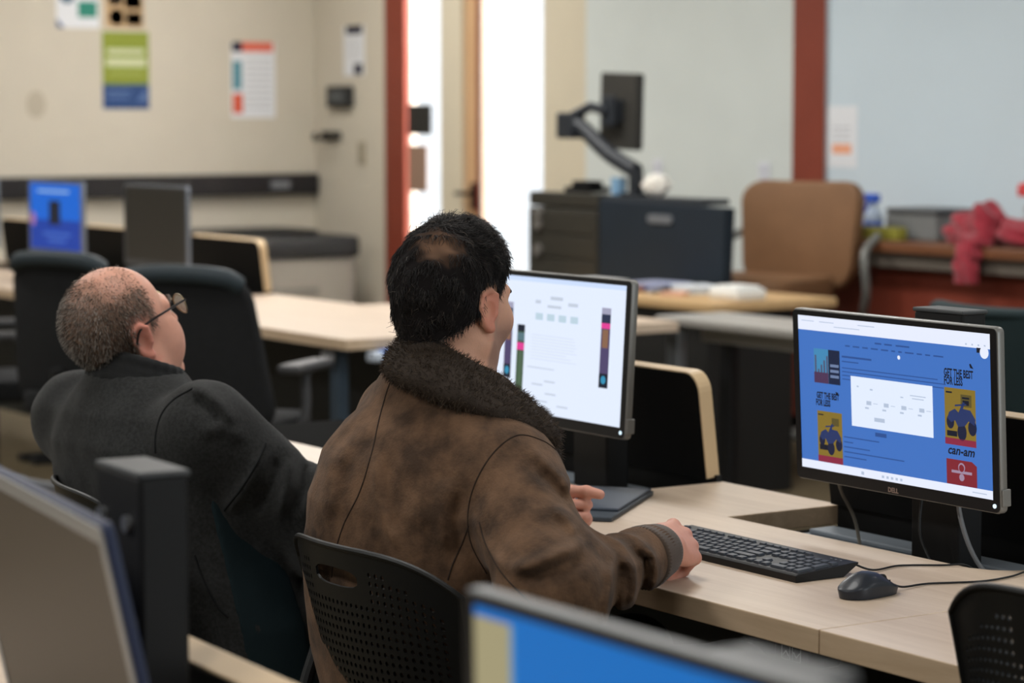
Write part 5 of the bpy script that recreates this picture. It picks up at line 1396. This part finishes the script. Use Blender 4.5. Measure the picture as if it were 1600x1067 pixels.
def monitor(label, loc, rz, tilt, draw, W=.506, Ht=.300, sw=.474, sh=.2665, shell=None, bez=None, mark=True, led=True, zc=.0055, neck=.06, group=None, TH=.016, bulge=True):
    t = thing('monitor', label, 'monitor', loc, 0, group)
    t.rotation_euler = (tilt, 0, rz)
    shell = shell or M_silver; bez = bez or M_bezel
    bm = bmesh.new(); prism(bm, rrect(-W / 2, W / 2, -Ht / 2, Ht / 2, .010, 4), 0, TH, .003, axis='y', seg=2)
    if bulge: prism(bm, rrect(-W / 2 + .09, W / 2 - .09, -Ht / 2 + .06, Ht / 2 - .06, .02, 4), TH - .002, .058, .008, axis='y')
    hs = finish(bm, 'housing', shell, t, True, .7)
    bm = bmesh.new()
    o_ = rrect(-W / 2 + .0025, W / 2 - .0025, -Ht / 2 + .0025, Ht / 2 - .0025, .008, 4)
    ov = [bm.verts.new((x, -.0015, z)) for x, z in o_]; i_ = [(sw / 2, sh / 2 + zc), (-sw / 2, sh / 2 + zc), (-sw / 2, -sh / 2 + zc), (sw / 2, -sh / 2 + zc)]
    iv = [bm.verts.new((x, -.0015, z)) for x, z in i_]; iv2 = [bm.verts.new((x, .0005, z)) for x, z in i_]
    n = len(ov) // 4
    for k in range(4):
        seg = ov[k * n:(k + 1) * n]; bm.faces.new(seg + [iv[k]])
        bm.faces.new((ov[(k * n + n - 1)], ov[((k + 1) * n) % len(ov)], iv[(k + 1) % 4], iv[k]))
        bm.faces.new((iv[k], iv[(k + 1) % 4], iv2[(k + 1) % 4], iv2[k]))
    o2 = [bm.verts.new((v.co.x, .001, v.co.z)) for v in ov]
    for k in range(len(ov)): bm.faces.new((ov[k], ov[(k + 1) % len(ov)], o2[(k + 1) % len(ov)], o2[k]))
    bz = finish(bm, 'bezel', bez, t)
    p = Panel(sw, sh); draw(p); p.build('screen', t, Matrix.Translation((0, -.0005 + .0, zc)))
    if mark:
        b = bmesh.new(); tb = text_bm('DELL', .0115, .0003, 0, .0003); merge(b, tb, Matrix.Translation((0, -.002, -Ht / 2 + .0085)) @ TXT)
        finish(b, 'brand_mark', mat('mark silver', (170, 150, 140), .3, .5), bz)
    if led:
        b = bmesh.new(); cyl(b, (W / 2 - .012, -.003, -Ht / 2 + .013), (W / 2 - .012, -.001, -Ht / 2 + .013), .0036, 14); finish(b, 'power_light', glow('power white', (216, 240, 255), 1.3), bz)
        b = bmesh.new(); box(b, W / 2 - .002, W / 2 + .003, .002, .02, -Ht / 2 + .012, -Ht / 2 + .04, .0015); finish(b, 'power_button', shell, hs)
    b = bmesh.new(); box(b, -.05, .05, .055, .055 + neck, -.05, .05, .006); finish(b, 'mount', M_blackm, t)
    return t
mr = monitor('monitor with a white pop-up over a blue web page, at the right edge', (-3.197, 2.848, .9735), 0, math.radians(2.9), scr_page, neck=.03)
mm = monitor('monitor with a bright white web page in front of the man in the brown jacket', (-4.118, 2.79, 1.000), 0, math.radians(-3.3), scr_mid, neck=.10)
mf = monitor('blurred foreground monitor showing a plain blue desktop at the bottom edge', (-1.385, 1.03, .948), 0, math.radians(1), scr_win, shell=mat('fg silver', (132, 133, 134), .42, .3), neck=.06, mark=False)
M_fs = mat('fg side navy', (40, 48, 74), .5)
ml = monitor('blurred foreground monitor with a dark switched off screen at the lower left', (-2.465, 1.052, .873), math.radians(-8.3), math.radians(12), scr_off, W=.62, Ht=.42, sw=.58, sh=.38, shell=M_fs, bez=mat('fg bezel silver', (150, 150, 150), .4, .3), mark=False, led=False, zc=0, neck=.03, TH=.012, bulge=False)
monitor('far monitor glowing blue behind the older man', (-10.46, 4.46, 1.01), math.radians(2), 0, scr_far, W=.55, Ht=.325, sw=.51, sh=.29, shell=mat('far silver', (120, 126, 136), .4, .3), bez=mat('far bezel', (110, 116, 130), .4), mark=False, led=False)
monitor('far monitor with a dark switched off screen right of the glowing blue one', (-9.45, 4.46, 1.01), math.radians(2), 0, scr_off2 if False else (lambda p: p.rect(0, 0, 1, 1, mat('dark off screen', (50, 48, 44), .5), 0)), W=.55, Ht=.33, sw=.515, sh=.295, shell=MATS['far silver'], bez=mat('far bezel pale', (70, 72, 76), .4), mark=False, led=False)
monitor('far monitor cut by the left edge of the photo', (-11.43, 4.46, 1.005), math.radians(2), 0, (lambda p: p.rect(0, 0, 1, 1, MATS['dark off screen'], 0)), W=.55, Ht=.325, sw=.51, sh=.29, shell=MATS['far silver'], bez=MATS['far bezel pale'], mark=False, led=False)

# foreground desk units (only the lift columns and a lid edge reach into view)
f1 = desk('foreground desk with the blue desktop monitor at the bottom edge', -1.99, -.6, .46, [(-1.80, -1.12)], yb=1.26, coltop=1.07)
f2 = desk('foreground desk with the lift column and raised lid at the lower left', -.8, .52, -.29 , [(-.35, .36)], loc=(-2.572, .785, 0), rz=math.radians(-3), yb=.51, coltop=1.082, lean=25, lidh=.15)

# ------------------------------------------------------------------ keyboard, mouse, folder
kb = thing('keyboard', 'black full size keyboard on the maple desk under the right hand', 'keyboard', (-3.275, 2.594, .73), math.radians(-.5))
kw, kd = .440, .127
bm = bmesh.new()
prof = [(-kd / 2, .0), (-kd / 2, .011), (-kd / 2 + .004, .0135), (kd / 2 - .012, .0215), (kd / 2, .0215), (kd / 2, .0185), (kd / 2 - .02, .006), (kd / 2 - .03, 0)]
prism(bm, prof, -kw / 2, kw / 2, .0012, axis='x'); finish(bm, 'keyboard_case', mat('keyboard black', (13, 14, 16), .5), kb)
def keys():
    U = .01905; rows = []
    y0 = -kd / 2 + .014
    def row(y, x, ws, h=1.0):
        for w in ws:
            if w > 0: rows.append((x, y, w, h))
            x += abs(w)
    row(0, 0, [1.25, 1.25, 1.25, 6.25, 1.25, 1.25, 1.25, 1.25]); row(1, 0, [2.25] + [1] * 10 + [2.75]); row(2, 0, [1.75] + [1] * 11 + [2.25]); row(3, 0, [1.5] + [1] * 12 + [1.5]); row(4, 0, [1] * 13 + [2])
    row(5.25, 0, [1, -1, 1, 1, 1, 1, -.5, 1, 1, 1, 1, -.5, 1, 1, 1, 1], .7)
    row(0, 15.25, [1, 1, 1]); row(1, 16.25, [1]); row(3, 15.25, [1, 1, 1]); row(4, 15.25, [1, 1, 1]); row(5.25, 15.25, [1, 1, 1], .7)
    row(0, 18.5, [2, 1]); row(1, 18.5, [1, 1, 1]); row(2, 18.5, [1, 1, 1]); row(3, 18.5, [1, 1, 1]); row(4, 18.5, [1, 1, 1, 1])
    rows.append((21.5, 0, 1, 2)); rows.append((21.5, 2, 1, 2))
    return [(-kw / 2 + .007 + x * U, y0 - .006 + y * .0172, w * U, h * .0172) for x, y, w, h in rows]
M_key = mat('key black', (52, 57, 65), .5)
extra = bmesh.new(); ks = keys(); KM = {}
ks.sort(key=lambda k: -k[0])
for n_, (x, y, w, h) in enumerate(ks):
    z = .0135 + (y + h / 2 + kd / 2) * .071
    g = .0030
    def kbm(b, M): 
        t_ = bmesh.new(); bot = rrect(-w / 2 + g / 2, w / 2 - g / 2, -h / 2 + g / 2, h / 2 - g / 2, .0015, 2); top = rrect(-w / 2 + g + .0006, w / 2 - g - .0006, -h / 2 + g, h / 2 - g, .0015, 2)
        a_ = [t_.verts.new((p[0], p[1], 0)) for p in bot]; c_ = [t_.verts.new((p[0], p[1], .0045)) for p in top]
        t_.faces.new(c_)
        for k in range(len(a_)): t_.faces.new((a_[k], a_[(k + 1) % len(a_)], c_[(k + 1) % len(a_)], c_[k]))
        merge(b, t_, M)
    M = Matrix.Translation((x + w / 2, y + h / 2, z - .0012)) @ Matrix.Rotation(.068, 4, 'X')
    if n_ < 100:
        key = (round(w, 4), round(h, 4))
        if key not in KM:
            b = bmesh.new(); kbm(b, None); ko = finish(b, 'key', M_key, kb); KM[key] = ko
        else:
            ko = KM[key].copy(); COL.objects.link(ko)
        ko.matrix_local = M
    else: kbm(extra, M)
if len(ks) > 100: finish(extra, 'remaining_keys', M_key, kb)['kind'] = 'stuff'
else: extra.free()
bm = bmesh.new()
for k in range(3): box(bm, .17 + k * .012, .174 + k * .012, .046, .048, .0212, .0222)
finish(bm, 'indicator_lights', M_grey, kb)
bm = bmesh.new(); tube(bm, catmull([(-3.075, 2.655, .748), (-3.06, 2.69, .7345), (-3.075, 2.76, .7325), (-3.04, 2.82, .7325), (-3.02, 2.853, .7325), (-3.015, 2.872, .715), (-3.02, 2.90, .66)], 8), .0017, 8)
tag(finish(bm, 'keyboard_cable', M_blackp, None, True), 'thin black cable from the back of the keyboard into the desk well', 'cable')
# mouse
ms = thing('computer_mouse', 'black wired mouse on the maple desk right of the keyboard', 'mouse', (-2.916, 2.555, .73), math.radians(7))
def mouse_mesh(zlo, zhi_f, m, name, par, inset=0.0):
    b = bmesh.new(); nu, nv = 28, 10; rings = []
    for j in range(nv + 1):
        f = j / nv; ring = []
        for i in range(nu):
            a = 2 * PI * i / nu; c, s = math.cos(a), math.sin(a)
            px_ = math.copysign(abs(c) ** .93, c) * .031; py_ = math.copysign(abs(s) ** .93, s) * .057
            px_ *= 1 - .16 * math.cos(py_ / .056 * PI) * .5 - (.06 if py_ > 0 else 0) * abs(py_) / .056
            r = math.cos(f * PI / 2) ** .7 if f < 1 else 0
            hgt = .039 * (1 - 1.05 * ((py_ * r + .012) / .085) ** 2)
            zl = zlo(py_)
            ring.append(b.verts.new((px_ * r, py_ * r, zl * r ** 1.5 + (hgt - zl * r ** 1.5) * (1 - r ** 2.3) ** .62 * zhi_f)))
        rings.append(ring)
    for A, B in zip(rings, rings[1:]):
        for k in range(nu): b.faces.new((A[k], A[(k + 1) % nu], B[(k + 1) % nu], B[k]))
    base = [b.verts.new((v.co.x * .93, v.co.y * .95, .001)) for v in rings[0]]
    for k in range(nu): b.faces.new((base[k], base[(k + 1) % nu], rings[0][(k + 1) % nu], rings[0][k]))
    b.faces.new(base[::-1])
    bmesh.ops.remove_doubles(b, verts=b.verts, dist=.00005)
    return finish(b, name, m, par, True, 1.0)
mouse_mesh(lambda y: .011 + .007 * max(0, math.cos((y + .01) / .05 * 1.5)), 1.0, mat('mouse black', (34, 38, 46), .38, coat=.1), 'mouse_shell', ms)
bm = bmesh.new(); lathe(bm, [(.009, -.0035), (.0105, -.002), (.0105, .002), (.009, .0035)], 0, 0, 20)
bmesh.ops.transform(bm, matrix=Matrix.Translation((0, .030, .0192)) @ Matrix.Rotation(PI / 2, 4, 'Y'), verts=bm.verts); finish(bm, 'scroll_wheel', M_blackp, ms, True)
bm = bmesh.new(); box(bm, -.0003, .0003, .040, .050, .0165, .0185, 0); finish(bm, 'button_gap', M_black, ms)
bm = bmesh.new(); tube(bm, catmull([(-2.923, 2.609, .741), (-2.922, 2.632, .7345), (-2.93, 2.69, .7325), (-2.90, 2.77, .7325), (-2.905, 2.84, .7325), (-2.925, 2.905, .7325), (-2.96, 2.925, .70), (-3.0, 2.95, .66)], 8), .0017, 8)
tag(finish(bm, 'mouse_cable', M_blackp, None, True), 'thin black mouse cable curving across the maple desk into the well', 'cable')
# display cables in the well
for pts, r, m, lab in (([( -3.09, 2.90, .86), (-3.085, 2.90, .80), (-3.05, 2.905, .73), (-2.995, 2.93, .67)], .004, M_grey, 'grey display cable hanging from the right monitor to the well'),
                       ([(-3.18, 2.905, .84), (-3.17, 2.89, .76), (-3.13, 2.885, .70), (-3.12, 2.89, .60)], .0025, M_blackm, 'thin black cable down the lift column of the right monitor'),
                       ([(-3.40, 2.90, .86), (-3.42, 2.93, .80), (-3.435, 2.98, .73), (-3.43, 3.0, .60)], .0032, mat('pale cable', (132, 126, 116), .5), 'pale grey cable left of the right lift column')):
    b = bmesh.new(); tube(b, catmull(pts, 8), r, 8); tag(finish(b, 'display_cable', m, None, True), lab, 'cable')
# dark folder on the desk
t = thing('document_folder', 'dark slate folder lying on the desk beside the left hand', 'folder', (-3.70, 2.634, .73), math.atan2(.755, -.65) - PI / 2)
bm = bmesh.new(); box(bm, -.26, 0, 0, .34, .0005, .009, .002); finish(bm, 'folder_base', mat('slate dark', (52, 60, 68), .5), t)
bm = bmesh.new(); box(bm, -.26, -.004, .07, .338, .009, .0145, .002); finish(bm, 'folder_cover', mat('slate', (64, 72, 84), .5), t)

# ------------------------------------------------------------------ light
def area(x, y, z, sx, sy, e, c=(1, .985, .955), rot=(0, 0, 0)):
    l = bpy.data.lights.new('area light', 'AREA'); l.shape = 'RECTANGLE'; l.size = sx; l.size_y = sy; l.energy = e; l.color = c
    o = bpy.data.objects.new('area_light', l); o.location = (x, y, z); o.rotation_euler = rot; COL.objects.link(o); return o
for x, wx in ((-12.2, .82), (-9.4, 1.3), (-6.6, .95), (-3.8, .72), (-1.0, .38)):  # rows of ceiling fixtures
    for y, wy in ((-.8, .4), (2.2, .62), (5.2, 1.12)):
        area(x, y if x > -12 or y < 5 else 6.3, ZC - .02, 1.2, .6, LIGHT * wx * (wy if x < -5 else {-.8: 1.7, 2.2: .75, 5.2: .6}[y]) * (.55 if x < -12 and y == 2.2 else 1))
# area lamp for daylight from unseen windows behind the camera on the right
area(2.9, 4.5, 1.9, 3.5, 1.6, DAY, (.86, .94, 1.0), (0, PI / 2, 0))
# added lamp standing in for corridor window light in the lobby beyond the glass
area(-12.4, 9.6, 3.0, 2.6, 2.2, 2200, (1.0, .97, .96))
w = bpy.data.worlds.new('sky'); SC.world = w; w.use_nodes = True
w.node_tree.nodes['Background'].inputs['Color'].default_value = (.95, .97, 1, 1); w.node_tree.nodes['Background'].inputs['Strength'].default_value = 1.7
SC.view_settings.view_transform = 'Standard'; SC.view_settings.look = 'None'; SC.view_settings.gamma = 1.0; SC.view_settings.use_curve_mapping = False
SC.view_settings.exposure = EXPO
GROUPS = {'poster': 'posters on the left wall', 'wall_outlet': 'white outlets on the right wall', 'marker_pen': 'marker pens on the teacher desk', 'paper_stack': 'paper stacks on the teacher desk',
          'plastic_chair': 'perforated plastic chairs', 'swivel_chair': 'dark swivel chairs in the far row', 'stacking_chair': 'chairs around the grey table', 'monitor': 'computer monitors', 'computer_desk': 'maple computer desks', 'display_cable': 'cables behind the right monitor'}
for o in bpy.data.objects:
    if o.get('_w'): del o['_w']
    if o.parent is None and o.get('label'):
        k = o.name.split('.')[0]
        if k in GROUPS: o['group'] = GROUPS[k]
